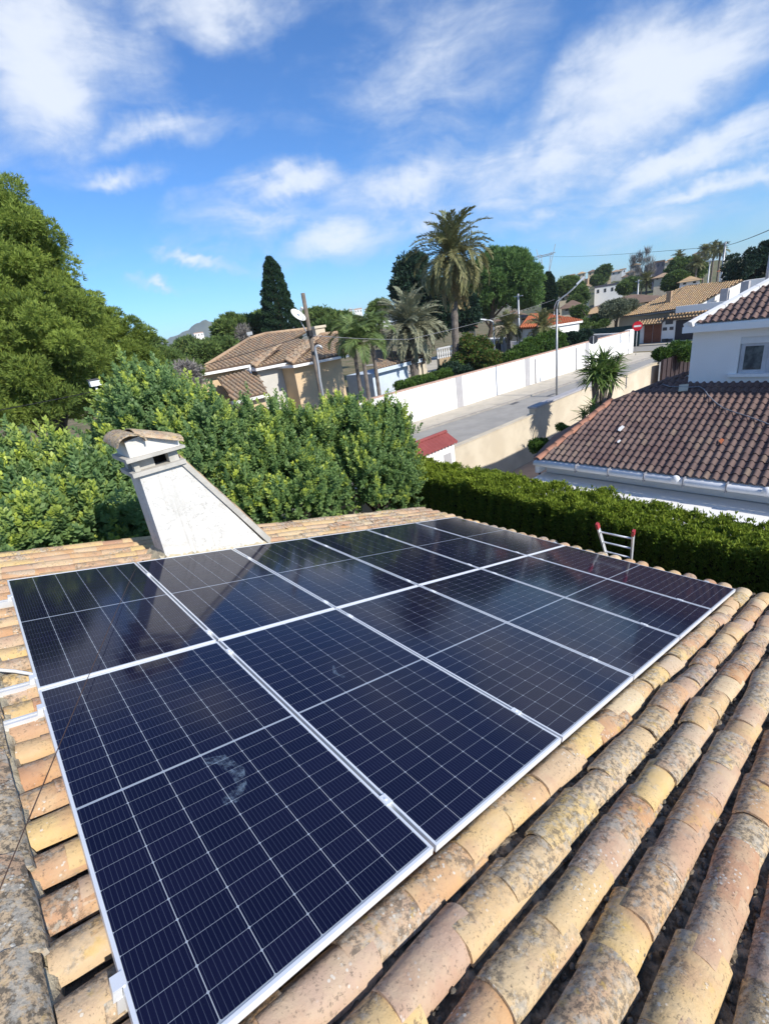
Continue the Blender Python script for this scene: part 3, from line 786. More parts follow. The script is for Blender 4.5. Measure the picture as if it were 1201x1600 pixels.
# rails below the panels, with their clamps
RAILV = [.48, 2.11, 2.50, 4.26]
RL = ['aluminium mounting rail poking out highest on the left, nearest the chimney', 'aluminium rail end below the bent white conduit, second from the chimney', 'white lit aluminium rail end, third from the chimney', 'aluminium mounting rail under the nearest panel at the picture bottom']
UMAX = 6 * (PW + PG) - PG
for q, v in enumerate(RAILV):
    t = thing('mounting_rail', RL[q], 'rail', rp(-.3, v, -.07), 'rails that hold the solar panels', RROT)
    mb = MB(); u1 = UMAX + .03 + .3
    u0 = -.06 if q < 3 else .282
    mb.box2((u0, -.027, -.024), (u1, .027, .018)); mb.box2((u0, -.027, .018), (u1, -.011, .034)); mb.box2((u0, .011, .018), (u1, .027, .034))
    mb.build('rail', M_ALU_D, t, local=True)
    cl = MB()
    for i in range(1, 6):
        u_ = .3 + i * (PW + PG) - PG / 2
        b = MB().box2((u_ - PG / 2 + .001, -.03, .034), (u_ + PG / 2 - .001, .03, .066)); b.box2((u_ - .02, -.03, .071), (u_ + .02, .03, .075)); b.box2((u_ - .009, -.03, .066), (u_ + .009, .03, .071))
        b.lathe((u_, 0, .075), [(.0, .005), (.007, .005), (.007, 0)], 8)
        b.build('mid_clamp', M_ALU, t, local=True)
    for u_ in (.285, .3 + UMAX + .015):
        b = MB().box2((u_ - .013, -.025, .030), (u_ + .013, .025, .068)); b.box2((u_ - (.013 if u_ < 1 else .022), -.025, .071), (u_ + (.022 if u_ < 1 else .013), .025, .075))
        b.build('end_clamp', M_ALU, t, local=True)
P_ = [on_roof(x, y, -.03) for x, y in ((-60, 1052), (0, 1047), (25, 1049), (48, 1053), (75, 1062))]
t = thing('conduit', 'thin white bent conduit lying on the tiles left of the panels', 'conduit', P_[1])
MB().tube([p + EN * .0 for p in P_], .011, 8).build('conduit_tube', M_WHITEPLASTIC, t, True)
wa, wb = on_roof(212, 889, .012), on_roof(-40, 1490, .03)
t = thing('thin_wire', 'thin brown wire stretched across the left panels down to the ridge', 'wire', wb)
MB().tube([wa + (wb - wa) * (i / 14) + EN * (.03 * math.sin(i / 14 * math.pi) ** .5) for i in range(15)], .0022, 6).build('wire_strand', M_WIRE, t, True)

# ladder leaning on the eave
lt, lb = at(933, 821, X=6.82), at(946, 866, X=7.22)
rt_, rb2 = at(989, 832, X=6.82), at(985, 880, X=7.22)
t = thing('ladder', 'aluminium ladder with red end caps leaning on the far eave', 'ladder', ((lb[0] + rb2[0]) / 2 + 1.2, (lb[1] + rb2[1]) / 2, 0))
for (a, b) in ((lt, lb), (rt_, rb2)):
    d = (b - a) / np.linalg.norm(b - a); a0 = a; d = np.array([.32, 0, -1.0]) * .0 + d
    e = a0 + d * ((a0[2] - .02) / -d[2])
    xax = np.array([0, 1.0, 0]); yax = np.cross(d, xax); yax /= np.linalg.norm(yax)
    mb = MB(); mb.prism([a0 + xax * sx * .012 + yax * sy * .032 for sx, sy in ((-1, -1), (1, -1), (1, 1), (-1, 1))], e - a0)
    mb.build('stile', M_ALU_D, t)
    cp = MB(); c0 = a0 - d * .035
    cp.prism([c0 + xax * sx * .019 + yax * sy * .042 for sx, sy in ((-1, -.8), (1, -.8), (1, .8), (-1, .8))], d * .105)
    cp.prism([c0 - d * .018 + xax * sx * .017 + yax * sy * .026 for sx, sy in ((-1, -1), (1, -1), (1, 1), (-1, 1))], d * .03)
    cp.build('end_cap', M_RED, t)
for i in range(11):
    s_ = .17 + i * .28
    da = (lb - lt) / np.linalg.norm(lb - lt); db = (rb2 - rt_) / np.linalg.norm(rb2 - rt_)
    if (lt + da * s_)[2] < .1: break
    MB().tube([lt + da * s_, rt_ + db * s_], .016, 8).build('rung', M_ALU, t, True)

# ------------------------------------------------------------------ street, pavements, walls
def wall_y(X): return 23.75 + (X - 16) * (21.45 - 23.75) / 40.0
def kerb_y(X): return wall_y(X) - 2.35 - (X - 20) * .045


xs = [-10, 5, 16, 24, 32, 40, 48, 56, 57.5]
MBr = MB(); n = len(xs)
MBr.add([(x, 11.6, .004) for x in xs] + [(x, kerb_y(x), .004) for x in xs], [(i, i + 1, n + i + 1, n + i) for i in range(n - 1)])
MBr.add([(57.5, -30, .004), (62.2, -30, .004), (62.2, 70, .004), (57.5, 70, .004)], [(0, 1, 2, 3)])
structure('road', MBr, M_ASPHALT)
mb = MB(); xs2 = [-10, 5, 16, 24, 32, 40, 48, 55.5]; n = len(xs2)
mb.add([(x, kerb_y(x) + .14, .125) for x in xs2] + [(x, wall_y(x) + .3, .125) for x in xs2], [(i, i + 1, n + i + 1, n + i) for i in range(n - 1)])
mb.prism([(62.2, -30, 0), (64.3, -30, 0), (64.3, 70, 0), (62.2, 70, 0)], (0, 0, .12))
structure('pavement', mb, M_PAVE)
kp = bpy.data.objects['pavement']
for a, b in zip(np.arange(16, 55, 1.0), np.arange(17, 56, 1.0)):
    k = MB().prism([(a + .006, kerb_y(a), 0), (b - .006, kerb_y(b), 0), (b - .006, kerb_y(b) + .138, 0), (a + .006, kerb_y(a) + .138, 0)], (0, 0, .128 + rnd.uniform(-.006, .006)))
    o = k.build('kerb_stone', M_KERB, kp)
dr = MB().box((30.3, kerb_y(30.3) - .35, .012), (.9, .35, .01))
dr.build('drain_grate', M_SIGNGREY, bpy.data.objects['road'])
MB().box((33.5, kerb_y(33.5) - 1.2, .012), (1.0, .25, .01)).build('drain_grate', M_SIGNGREY, bpy.data.objects['road'])
yl = at(1000, 577, z=.01)
MB().add([(yl[0] - 1.6, yl[1] - .28, .012), (yl[0] + 1.5, yl[1] - .12, .012), (yl[0] + 1.5, yl[1] + .22, .012), (yl[0] - 1.6, yl[1] + .06, .012)], [(0, 1, 2, 3)]).build('yellow_marking', M_YELLOW, bpy.data.objects['road'])

ww = thing('garden_wall', 'long white garden wall with grey pilasters along the far pavement', 'wall', (36, wall_y(36), 0))
def seg_wall(x0, x1, z0, z1, y0, y1, name, mat):
    MB().prism([(x0, wall_y(x0) + y0, z0), (x1, wall_y(x1) + y0, z0), (x1, wall_y(x1) + y1, z0), (x0, wall_y(x0) + y1, z0)], (0, 0, z1 - z0)).build(name, mat, ww)
WT = 2.42
seg_wall(10, 55.6, 0, WT, 0, .25, 'wall_panel', M_WHITEWALL)
for a in np.arange(10, 55.5, 1.52):
    seg_wall(a + .004, min(a + 1.512, 55.6), WT + .001, WT + .07 + rnd.uniform(-.004, .004), -.04, .29, 'coping_stone', M_COPING)
for px_ in (727.5, 826.5, 909):
    X_ = at(px_, 600, Y=22.4)[0]
    seg_wall(X_ - .33, X_ + .33, 0, WT, -.03, 0, 'pilaster', M_GREYPAINT)
for px_ in (842, 899):
    X_ = at(px_, 580, Y=22.1)[0]
    MB().tube([(X_, wall_y(X_) - .05, .13), (X_, wall_y(X_) - .05, 2.2)], .045, 8).build('drainpipe', M_GREYPAINT, ww, True)
seg_wall(55.0, 55.9, 0, WT + .14, -.12, .45, 'end_pillar', M_WHITEWALL)
mb = MB().box2((55.65, wall_y(55.9) + .45, 0), (55.9, 44, 2.3)); mb.build('side_wall', M_WHITEWALL, ww)

bw = thing('boundary_wall', 'sandy rendered boundary wall between the street and the white house yard', 'wall', (22, 11.45, 0))
MB().box2((4, 11.3, 0), (18.9, 11.55, 2.12)).build('wall_panel', M_BEIGEWALL, bw)
MB().box2((18.9, 11.28, 0), (24.3, 11.57, 2.38)).build('wall_panel', M_BEIGEWALL, bw)
MB().box2((24.3, 11.3, 0), (34.0, 11.55, 2.12)).build('wall_panel', M_BEIGEWALL, bw)
MB().box2((18.85, 11.22, 2.381), (24.35, 11.63, 2.46)).build('coping', M_GREYPAINT, bw)
MB().box2((4, 11.27, 2.121), (18.85, 11.58, 2.15)).build('coping', M_BEIGEWALL, bw)
MB().box2((24.35, 11.27, 2.121), (34.0, 11.58, 2.15)).build('coping', M_BEIGEWALL, bw)
MB().box2((9, 6.6, 0), (34, 11.3, .006)).build('yard_paving', M_TERRACOTTA, None, False, 'structure')

# entrance pillar with a red roof, beside the hedge
g0, g1 = at(606, 703, z=2.75), at(708, 676, z=2.75)
gl0, gl1 = at(620, 722, z=2.42), at(721, 694, z=2.42)
rr = thing('gate_shelter', 'small white gate shelter under a faded red corrugated roof', 'shelter', ((g0[0] + g1[0]) / 2, g0[1], 0))
gy = (g0[1] + g1[1]) / 2; ly = (gl0[1] + gl1[1]) / 2; xa, xb = g0[0] - .6, g1[0]
rib = MB(); n = 36; prev = None
for side in (1, -1):
    vs = []
    for i in range(n + 1):
        x = xa + (xb - xa) * i / n; dz = .034 * math.cos(i * math.pi)
        vs += [(x, gy, 2.75 + dz), (x, gy + (ly - gy) * side * 1.0, 2.42 + dz), (x, gy, 2.72 + dz), (x, gy + (ly - gy) * side, 2.39 + dz)]
    rib.add(vs, [(4 * i, 4 * i + 1, 4 * i + 5, 4 * i + 4) for i in range(n)] + [(4 * i + 2, 4 * i + 6, 4 * i + 7, 4 * i + 3) for i in range(n)] + [(4 * i + 1, 4 * i + 3, 4 * i + 7, 4 * i + 5) for i in range(n)])
rib.build('corrugated_roof', M_REDSHEET, rr)
MB().tube([(xa - .02, gy, 2.765), (xb + .03, gy, 2.765)], .07, 8).build('roof_ridge', M_REDSHEET, rr, True)
MB().box2((xa, gy + (ly - gy) * .85, 0), (xb - .12, gy - (ly - gy) * .85, 2.40)).build('wall', M_WHITEWALL, rr)
MB().box2((xb - .75, gy + (ly - gy) * .85 - .015, .3), (xb - .35, gy + (ly - gy) * .85 - .003, 2.1)).build('door', M_GREYPAINT, rr)

# ------------------------------------------------------------------ white house on the right
def stile_mesh(pitch, ln):
    pr = [(-.53, .05), (-.47, .16), (-.36, .255), (-.22, .285), (-.08, .24), (.02, .12), (.07, .04), (.18, .0), (.34, .0), (.50, .05)]
    mb = MB(); n = len(pr); th = .016
    vs = [(0, y * pitch, z * pitch - .012) for y, z in pr] + [(ln, y * pitch, z * pitch + .012) for y, z in pr] + [(ln, y * pitch, z * pitch + .012 - th) for y, z in pr]
    return mb.add(vs, [(i, i + n, i + n + 1, i + 1)[::-1] for i in range(n - 1)] + [(i + n, i + 2 * n, i + 2 * n + 1, i + n + 1)[::-1] for i in range(n - 1)])


def inside(poly, a, b):
    c = False; j = len(poly) - 1
    for i in range(len(poly)):
        (x0, y0), (x1, y1) = poly[i], poly[j]
        if (y0 > b) != (y1 > b) and a < (x1 - x0) * (b - y0) / (y1 - y0) + x0: c = not c
        j = i
    return c


def tile_spots(poly, eave_p, eave_d, up_d, pitch, gauge, ln, r):
    """Matrices of roof tiles laid in rows from the eave up, for the tiles whose middle lies inside the polygon."""
    e, u = Vector(eave_d).normalized(), Vector(up_d).normalized(); nn = e.cross(u)
    if nn.z < 0: nn = -nn
    p0 = Vector(eave_p); P2 = [((Vector(p) - p0).dot(e), (Vector(p) - p0).dot(u)) for p in poly]
    s0, s1, t1 = min(p[0] for p in P2), max(p[0] for p in P2), max(p[1] for p in P2)
    yv = nn.cross(-u); out = []
    R = Matrix(((-u.x, yv.x, nn.x), (-u.y, yv.y, nn.y), (-u.z, yv.z, nn.z)))
    for j in range(-1, int(t1 / gauge) + 2):
        for i in range(int(s0 / pitch) - 1, int(s1 / pitch) + 2):
            s, t = (i + .5) * pitch, j * gauge
            if inside(P2, s, t + gauge * .45):
                q = p0 + e * (s + r.uniform(-.004, .004)) + u * (t + ln) + nn * (.02 + r.uniform(-.004, .004))
                out.append(Matrix.Translation(q) @ (R @ Matrix.Rotation(r.gauss(0, .012), 3, 'Z')).to_4x4())
    return out


def per_obj_tile(name, stops):
    m, t, b = bsdf(name, .78, .25)
    r = t.node('ShaderNodeObjectInfo').outputs['Random']; o = t.node('ShaderNodeTexCoord').outputs['Object']
    v = t.vm('ADD', o, t.vm('SCALE', (9.1, 5.7, 3.3), t.m('MULTIPLY', r, 30.0)))
    c = t.ramp(r, stops)
    c = t.mix(t.m('MULTIPLY', t.step(t.noise(v, 5, 5, .65), .42, .66), .40), c, (.070, .050, .049))
    c = t.mix(t.m('MULTIPLY', t.step(t.noise(v, 9, 5, .7), .62, .74), .3), c, (.30, .245, .19))
    g = t.node('ShaderNodeNewGeometry').outputs['Position']; gs = t.node('ShaderNodeSeparateXYZ'); t.put(gs.inputs[0], g)
    w = t.m('ADD', t.noise(g, .8, 4, .6), t.m('MULTIPLY', t.m('SUBTRACT', 12.9, gs.outputs[0]), .10))
    c = t.mix(t.m('MULTIPLY', t.step(w, .46, .80), .30), c, (.29, .225, .185))
    t.put(b.inputs['Base Color'], c); bump(t, b, t.noise(v, 40, 4, .6), .3, .006)
    return m


M_BTILE = per_obj_tile('brown_interlocking_tile', M_BROWNTILE_S)
wh = thing('white_house', 'white house at the right with dark brown tiled roofs and a window', 'house', (18, 1, 0))
ZE, XE, SLP = 2.78, 11.38, .385
pe = (XE, 0, ZE); npl = np.array([-SLP, 0, 1.0]); npl /= np.linalg.norm(npl)
on_lr = lambda x, y, k=0.0: on_plane(x, y, np.array(pe) + npl * k, npl)
ul = np.array([1, 0, SLP]); ul /= np.linalg.norm(ul)
WX = 15.0
A_ = on_lr(846, 711); B_ = on_lr(947, 633); C_ = on_lr(1035, 598); D_ = on_lr(1076, 584)
zt = ZE + SLP * (WX - XE)
poly_l = [(XE - .08, A_[1], ZE - .03), B_, C_, D_, (WX, D_[1] - .1, zt), (WX, -3.5, zt), (XE - .08, -3.5, ZE - .03)]
r_ = random.Random(21)
sp = [(np.linalg.norm(np.array(m.translation) - CAM) + (50 if m.translation.y < .9 else 0), m) for m in tile_spots(poly_l, (XE - .05, A_[1], ZE - .02), (0, -1, 0), ul, .165, .245, .305, r_)]
# upper roof
nup = np.array([-.47, 0, 1.0]); nup /= np.linalg.norm(nup); uu_ = np.array([1, 0, .47]); uu_ /= np.linalg.norm(uu_)
corner = at(1075, 508, X=14.72)
on_ur = lambda x, y: on_plane(x, y, corner, nup)
hipB = on_ur(1201, 440); hd = hipB - corner; hipC = corner + hd * 2.5  # unseen upper hip extended higher so the house shadow reaches the boundary wall
poly_u = [tuple(corner), tuple(hipC), (hipC[0], -3.5, hipC[2]), (corner[0], -3.5, corner[2])]
sp += [(np.linalg.norm(np.array(m.translation) - CAM) + (50 if m.translation.y < 1.6 else 0), m) for m in tile_spots(poly_u, corner, (0, -1, 0), uu_, .165, .245, .305, r_)]
sp.sort(key=lambda q: q[0])
me_st = stile_mesh(.165, .305).mesh('roof_tile', M_BTILE, smooth=True); me_st.set_sharp_from_angle(angle=math.radians(45))
rest = MB()
for i, (_, m) in enumerate(sp):
    if i < 300:
        o = bpy.data.objects.new('roof_tile', me_st); COL.objects.link(o); o.parent = wh
        o.matrix_basis = Matrix.Translation(-Vector(ORIG[wh.name])) @ m
    else:
        rest.add([tuple(m @ v.co) for v in me_st.vertices], [tuple(p.vertices) for p in me_st.polygons])
M_BTILE_J = plain('brown_interlocking_tile_joined', (.175, .115, .10), (.13, .09, .08), 3, .8, .2, stain=(.24, .18, .135))
smooth_by_angle(rest.build('roof_tiles', M_BTILE_J, wh, kind='stuff'), 45)
dn = Vector((0, 0, -.16))
MB().prism([Vector(p) - Vector((0, 0, .015)) for p in poly_l][::-1], dn).build('roof_deck', M_HOUSEWHITE, wh)
MB().prism([Vector(p) - Vector((0, 0, .012)) for p in poly_u][::-1], dn).build('roof_deck', M_HOUSEWHITE, wh)
# the far slopes: lower side slope behind the orange hip, upper side slope behind the white hip
Q_ = [np.array(poly_l[0]), B_, np.array([B_[0] + .4, B_[1] + 1.9, ZE - .2]), np.array([XE + .6, A_[1] + .55, ZE - .2])]
MB().prism([Vector(p) for p in Q_], (0, 0, -.1)).build('side_roof', M_BTILE_J, wh)
MB().prism([tuple(corner), tuple(hipC), (hipC[0] + 4, hipC[1] + .5, hipC[2]), (hipC[0] + 4, corner[1], corner[2])][::-1], (0, 0, -.12)).build('side_roof', M_BTILE_J, wh)
# orange hip tiles along the lower left edge
hipt = [barrel(.10, .075, .40, .014, .12, 8, 2, .03, 70 + k).mesh('hip_tile', M_ORANGEHIP, smooth=True) for k in range(2)]
a, b = Vector(poly_l[0]), Vector(B_); d = (a - b).normalized(); sd = Vector(npl).cross(d).normalized(); up_ = d.cross(sd)
L_ = (a - b).length; k = 0
while k * .34 < L_ - .05:
    o = bpy.data.objects.new('hip_tile', hipt[k % 2]); COL.objects.link(o); o.parent = wh
    p = a - d * (k * .34 + .40) + up_ * .045
    o.matrix_basis = Matrix.Translation(p - Vector(ORIG[wh.name])) @ (Matrix(((d.x, sd.x, up_.x), (d.y, sd.y, up_.y), (d.z, sd.z, up_.z))) @ Matrix.Rotation(.045, 3, 'Y')).to_4x4(); k += 1
for (a, b) in ((B_, C_), (C_, D_)):
    MB().tube([Vector(a) + Vector((0, 0, .03)), Vector(b) + Vector((0, 0, .03))], .06, 8).build('roof_edge', M_BTILE_J, wh, True)
# white hip pieces of the upper roof
a, b = Vector(corner), Vector(hipC); nseg = 12
for k in range(nseg):
    p, q = a.lerp(b, k / nseg), a.lerp(b, (k + .97) / nseg)
    dd = (q - p).normalized(); s_ = dd.cross(Vector((0, 0, 1))).normalized(); w_ = s_.cross(dd)
    MB().prism([p + s_ * .02 + w_ * .10, p - s_ * .20 + w_ * .03, p - s_ * .20 - w_ * .06, p + s_ * .14 - w_ * .05, p + s_ * .14 + w_ * .07], q - p).build('hip_cap', M_WHITEWALL, wh)
# walls, with the window opening
cy = at(1078, 560, X=WX)[1]
wz0 = at(1152, 584, X=WX)[2]; wz1 = at(1153, 527, X=WX)[2]; wy1 = at(1153, 555, X=WX)[1]; wy0 = wy1 - 1.12
top = at(1085, 512, X=14.8)[2]
mb = MB()
mb.box2((WX, wy1, 2.0), (WX + .3, cy, top)); mb.box2((WX, -3.5, 2.0), (WX + .3, wy0, top)); mb.box2((WX, wy0, 2.0), (WX + .3, wy1, wz0)); mb.box2((WX, wy0, wz1), (WX + .3, wy1, top))
mb.build('wall', M_HOUSEWHITE, wh)
MB().box2((WX + .3, -3.5, 2.0), (24, cy, top)).build('wall', M_HOUSEWHITE, wh)
MB().box2((XE + .45, -3.5, 0), (24, A_[1] - .25, ZE - .12)).build('wall', M_HOUSEWHITE, wh)
fz = at(1078, 520, X=14.74)[2]
MB().box2((14.70, -3.5, fz), (14.998, cy + .18, top + .04)).build('fascia', M_HOUSEWHITE, wh)
MB().box2((WX - .10, wy0 - .12, wz0 - .07), (WX + .12, wy1 + .16, wz0 - .002)).build('window_sill', M_HOUSEWHITE, wh)
wf = MB(); x0, x1 = WX + .10, WX + .17; shz = wz1 - .17
wf.box2((x0, wy0, shz), (x0 - .04, wy1, wz1)); 
win = wf.build('window', M_WHITEPLASTIC, wh)
for k in range(2):
    ya, yb = wy1 - .015 - k * .545, wy1 - .575 - k * .545 + .01
    sf = MB(); xx = x0 + .02 * k
    sf.box2((xx, yb, wz0), (xx + .05, ya, wz0 + .08)); sf.box2((xx, yb, shz - .07), (xx + .05, ya, shz)); sf.box2((xx, ya - .085, wz0 + .08), (xx + .05, ya, shz - .07)); sf.box2((xx, yb, wz0 + .08), (xx + .05, yb + .085, shz - .07))
    sf.build('sash', M_SASH, win)
    MB().box2((xx + .02, yb + .085, wz0 + .08), (xx + .03, ya - .085, shz - .07)).build('pane', M_GLASSWIN, win)
# gutter, brackets, canopy
gp = [(XE - .17, A_[1] + .05, ZE - .09), (XE - .17, -3.5, ZE - .09)]
MB().tube(gp, .075, 10).build('gutter', M_WHITEPLASTIC, wh, True)
MB().box2((XE + .30, -3.5, ZE - .50), (XE + .42, A_[1] - .05, ZE - .20)).build('eave_board', M_HOUSEWHITE, wh)
MB().box2((XE - .05, A_[1] - .02, ZE - .42), (XE + .42, A_[1] + .10, ZE - .06)).build('eave_end', M_HOUSEWHITE, wh)
for px_ in (904, 953, 1008, 1068, 1134):
    yy = on_lr(px_, 725 + (px_ - 904) * .16)[1]
    MB().box2((XE - .26, yy - .012, ZE - .18), (XE + .02, yy + .012, ZE + .02)).build('gutter_bracket', M_CABLE_G, wh)
for px_, py_ in ((1054, 749), (1197, 768)):
    c = at(px_, py_, X=XE - .25)
    MB().lathe(c, [(0, .05), (.07, .045), (.085, .01), (.085, -.05)], 14, Matrix.Rotation(-math.pi / 2, 3, 'Y')).build('vent_cap', M_WHITEPLASTIC, wh, True)
cz = 2.22; cpA = at(836, 747, z=cz); cx0 = 9.86
cn = thing('canopy', 'white flat sheet canopy under the white house gutter, behind the hedge', 'canopy', (11, 2, 0))
for k, (a, b) in enumerate(((cx0, cx0 + .60), (cx0 + .605, cx0 + 1.22), (cx0 + 1.225, 11.75))):
    MB().box2((a, -3.5, cz - .05 - .012 * k), (b, cpA[1], cz + .012 * (k + 1))).build('canopy_sheet', M_WHITEWALL, cn)
for y in (-3.4, 0.5, cpA[1] - .1):
    MB().box2((cx0 + .02, y - .04, 0), (cx0 + .10, y + .04, cz - .055)).build('post', M_WHITEPLASTIC, cn)
# things lying on the lower roof
pts = [(1034, 600), (1041, 603), (1055, 604), (1076, 604.5), (1088, 603)]
t = thing('roof_cable', 'grey cable running across the brown tiles from the wall corner', 'cable', on_lr(1088, 606))
MB().tube([on_lr(x, y, .085) for x, y in [(1034, 600), (1045, 604), (1060, 604.5), (1078, 605), (1092, 604), (1099, 608), (1106, 618), (1116, 628), (1130, 638), (1150, 645), (1175, 653), (1201, 663), (1230, 672)]], .014, 6).build('cable_run', M_CABLE_G, t, True)
c = on_lr(1067, 606, .08)
t = thing('spare_tile', 'flat beige tile lying on the brown roof by the wall corner', 'tile', c)
MB().box(c, (.34, .22, .02), Matrix.Rotation(-math.atan(SLP), 3, 'Y') @ Matrix.Rotation(.25, 3, 'Z')).build('flat_tile', M_CREAM, t)
for (x, y, s, lab) in ((969, 670, .13, 'white broken chip lying on the brown roof, larger one'), (966, 690, .07, 'small white chip lying low on the brown roof')):
    c = on_lr(x, y, .085); t = thing('tile_chip', lab, 'tile chip', c, 'chips lying on the brown roof')
    MB().prism([c + np.array(q) * s for q in ((-.9, -.3, -.3), (.6, -.5, .25), (1.0, .1, .4), (.1, .45, .05), (-.7, .3, -.25))], (0, 0, .012)).build('chip', M_WHITEWALL, t)
c = on_lr(1125, 690, .075); t = thing('tile_chip', 'orange red tile fragment lying on the brown roof', 'tile chip', c, 'chips lying on the brown roof')
MB().prism([c + np.array(q) * .10 for q in ((-.9, -.3, -.3), (.6, -.5, .25), (1.0, .1, .4), (.1, .45, .05))], (0, 0, .014)).build('chip', M_ORANGEROOF, t)
c = at(1199, 430, D=30)
t = thing('mast', 'pale mast at the right edge above the white roof hip', 'mast', (c[0], c[1], 5.5))
MB().tube([(c[0], c[1], 5.5), (c[0], c[1], at(1199, 386, D=30)[2])], .09, 8).build('mast_tube', M_GREYPAINT, t, True)

# brown screen wall beyond the white house
a, b = at(1035, 563, D=34.5), at(1088, 545, D=38.5)
t = thing('screen_wall', 'dark brown screen wall beyond the white house corner', 'wall', ((a[0] + b[0]) / 2, (a[1] + b[1]) / 2, 0))
dv = np.array([.04, .12, 0])
MB().prism([(a[0], a[1], 0), (b[0], b[1], 0), tuple(b), tuple(a)], dv).build('screen_panel', M_DARKBROWNWALL, t)
mbp = MB()
for k in range(9):
    q = a + (b - a) * k / 8
    MB().box2((q[0] - .04, q[1] - .05, 0), (q[0] + .04, q[1] + .0, q[2] + .05)).build('post', M_DARKBROWNWALL, t)

# ------------------------------------------------------------------ neighbour house, tiled hip roofs
def ribbed(name, poly, eave_d, pitch, rad, mat, parent, course=.36, label=None):
    """A roof slope: thin slab, plus half-round ribs running up the slope, each cut to the outline."""
    P = [Vector(p) for p in poly]; nn = Vector((0, 0, 0))
    for i in range(1, len(P) - 1): nn += (P[i] - P[0]).cross(P[i + 1] - P[0])
    nn.normalize()
    if nn.z < 0: nn = -nn; P = P[::-1]
    e = Vector(eave_d); e = (e - nn * e.dot(nn)).normalized(); u = nn.cross(e)
    if u.z < 0: u = -u
    P2 = [((p - P[0]).dot(e), (p - P[0]).dot(u)) for p in P]
    MB().prism(P, nn * -.10).build(name, M_CHANNEL if mat in (M_OLDROOF, M_TANROOF) else mat, parent)
    rb = MB(); s = min(p[0] for p in P2) + pitch * .5
    while s < max(p[0] for p in P2):
        ts = []
        for i in range(len(P2)):
            (a0, b0), (a1, b1) = P2[i], P2[(i + 1) % len(P2)]
            if (a0 - s) * (a1 - s) < 0: ts.append(b0 + (b1 - b0) * (s - a0) / (a1 - a0))
        ts.sort()
        for q in range(0, len(ts) - 1, 2):
            t0, t1 = ts[q], ts[q + 1]; nt = max(1, int((t1 - t0) / course))
            if nt > 40: nt = 40
            for j in range(nt):
                ta, tb = t0 + (t1 - t0) * j / nt, t0 + (t1 - t0) * (j + 1.06) / nt
                vs = [P[0] + e * (s + math.cos(math.pi * (1 - k / 4)) * rad * w) + u * t_ + nn * (math.sin(math.pi * k / 4) * rad * .95 * w + lift) for (t_, w, lift) in ((ta, 1.05, .022), (tb, .86, .0)) for k in range(5)]
                rb.add(vs, [(k, k + 5, k + 6, k + 1)[::-1] for k in range(4)] + [(4, 3, 2, 1, 0)[::-1]])
        s += pitch
    rb.build('roof_tiles', mat, parent, False, 'stuff')


zE = 5.45
nb = thing('villa', 'apricot villa with stepped old tile hip roofs behind the carob trees', 'house', (16, 32, 0))
nS = np.array([0, -.36, 1.0]); nW = np.array([-.36, 0, 1.0])
def seg_roof(eave_px, poly_px, Y, n=nS):
    p = at(*eave_px, Y=Y)
    return [on_plane(x, y, p, n) for x, y in poly_px]
s1 = seg_roof((350, 574.5), [(306, 583), (389, 567), (440, 539), (486, 514.5), (415, 523), (390, 530.5)], 30.6)
s2 = seg_roof((420, 569), [(399, 574), (446, 562.5), (482, 532), (462, 530), (440, 538)], 29.2)
s3 = seg_roof((500, 560.5), [(457, 569), (543, 551.5), (527, 521), (502, 524)], 27.6)
for sg in (s1, s2, s3): ribbed('roof', sg, (1, 0, 0), .30, .105, M_OLDROOF, nb)
pW2 = [s2[0], s2[4], s1[1] + np.array([.1, -.2, 0])]
w2 = [on_plane(x, y, s2[0], nW) for x, y in ((399, 574), (387, 566.5), (441, 537))]
ribbed('roof', w2, (0, 1, 0), .30, .105, M_OLDROOF, nb)
w3 = [on_plane(x, y, s3[0], nW) for x, y in ((457, 569), (444, 562), (478, 533), (503, 523.5))]
ribbed('roof', w3, (0, 1, 0), .30, .105, M_OLDROOF, nb)
for (a, b) in ((s1[0], s1[5]), (s1[5], s1[4]), (s1[4], s1[3]), (s2[0], s2[4]), (s3[0], s3[3]), (s3[3], s3[2])):
    MB().tube([Vector(a) + Vector((0, 0, .08)), Vector(b) + Vector((0, 0, .08))], .12, 8).build('ridge', M_OLDROOF, nb, True)
for (sg, mat, nm) in ((s1, M_ORANGEWALL, 'wall'), (s2, M_GREYWALL, 'wall'), (s3, M_ORANGEWALL, 'wall')):
    ya = min(sg[0][1], sg[1][1]); xa, xb = sg[0][0], sg[1][0]; zE = min(sg[0][2], sg[1][2])
    MB().box2((xa + .35, ya + .55, 0), (xb + (-.35 if sg is s3 else .3), ya + (8 if sg is s1 else 12), zE - .02)).build(nm, mat, nb)
    MB().box2((xa - .02, ya - .06, zE - .24), (xb + .02, ya + .60, zE - .08)).build('eave_board', M_WHITEWALL, nb)
    MB().box2((xa + .0, ya + .05, zE - .235), (xa + .30, ya + 6, zE - .085)).build('eave_board', M_WHITEWALL, nb)
lowp = at(398, 577, Y=s1[0][1] - .05)
low = [on_plane(x, y, lowp, np.array([0, -.40, 1.0])) for x, y in ((340, 591), (399, 577), (418, 613), (365, 626))]
ribbed('lower_roof', low, (1, 0, 0), .30, .105, M_OLDROOF, nb)
MB().box2((low[3][0] + .3, low[3][1] + .4, 0), (low[2][0] - .1, s1[0][1] + .6, low[3][2] - .1)).build('wall', M_ORANGEWALL, nb)
MB().box2((low[3][0], low[3][1] - .08, low[3][2] - .22), (low[2][0], low[3][1] + .35, low[3][2] - .06)).build('eave_board', M_WHITEWALL, nb)
q = at(390, 572, Y=s1[0][1] - .7); MB().tube([q, (q[0], q[1], 2.5)], .06, 8).build('downpipe', M_WHITEPLASTIC, nb, True)
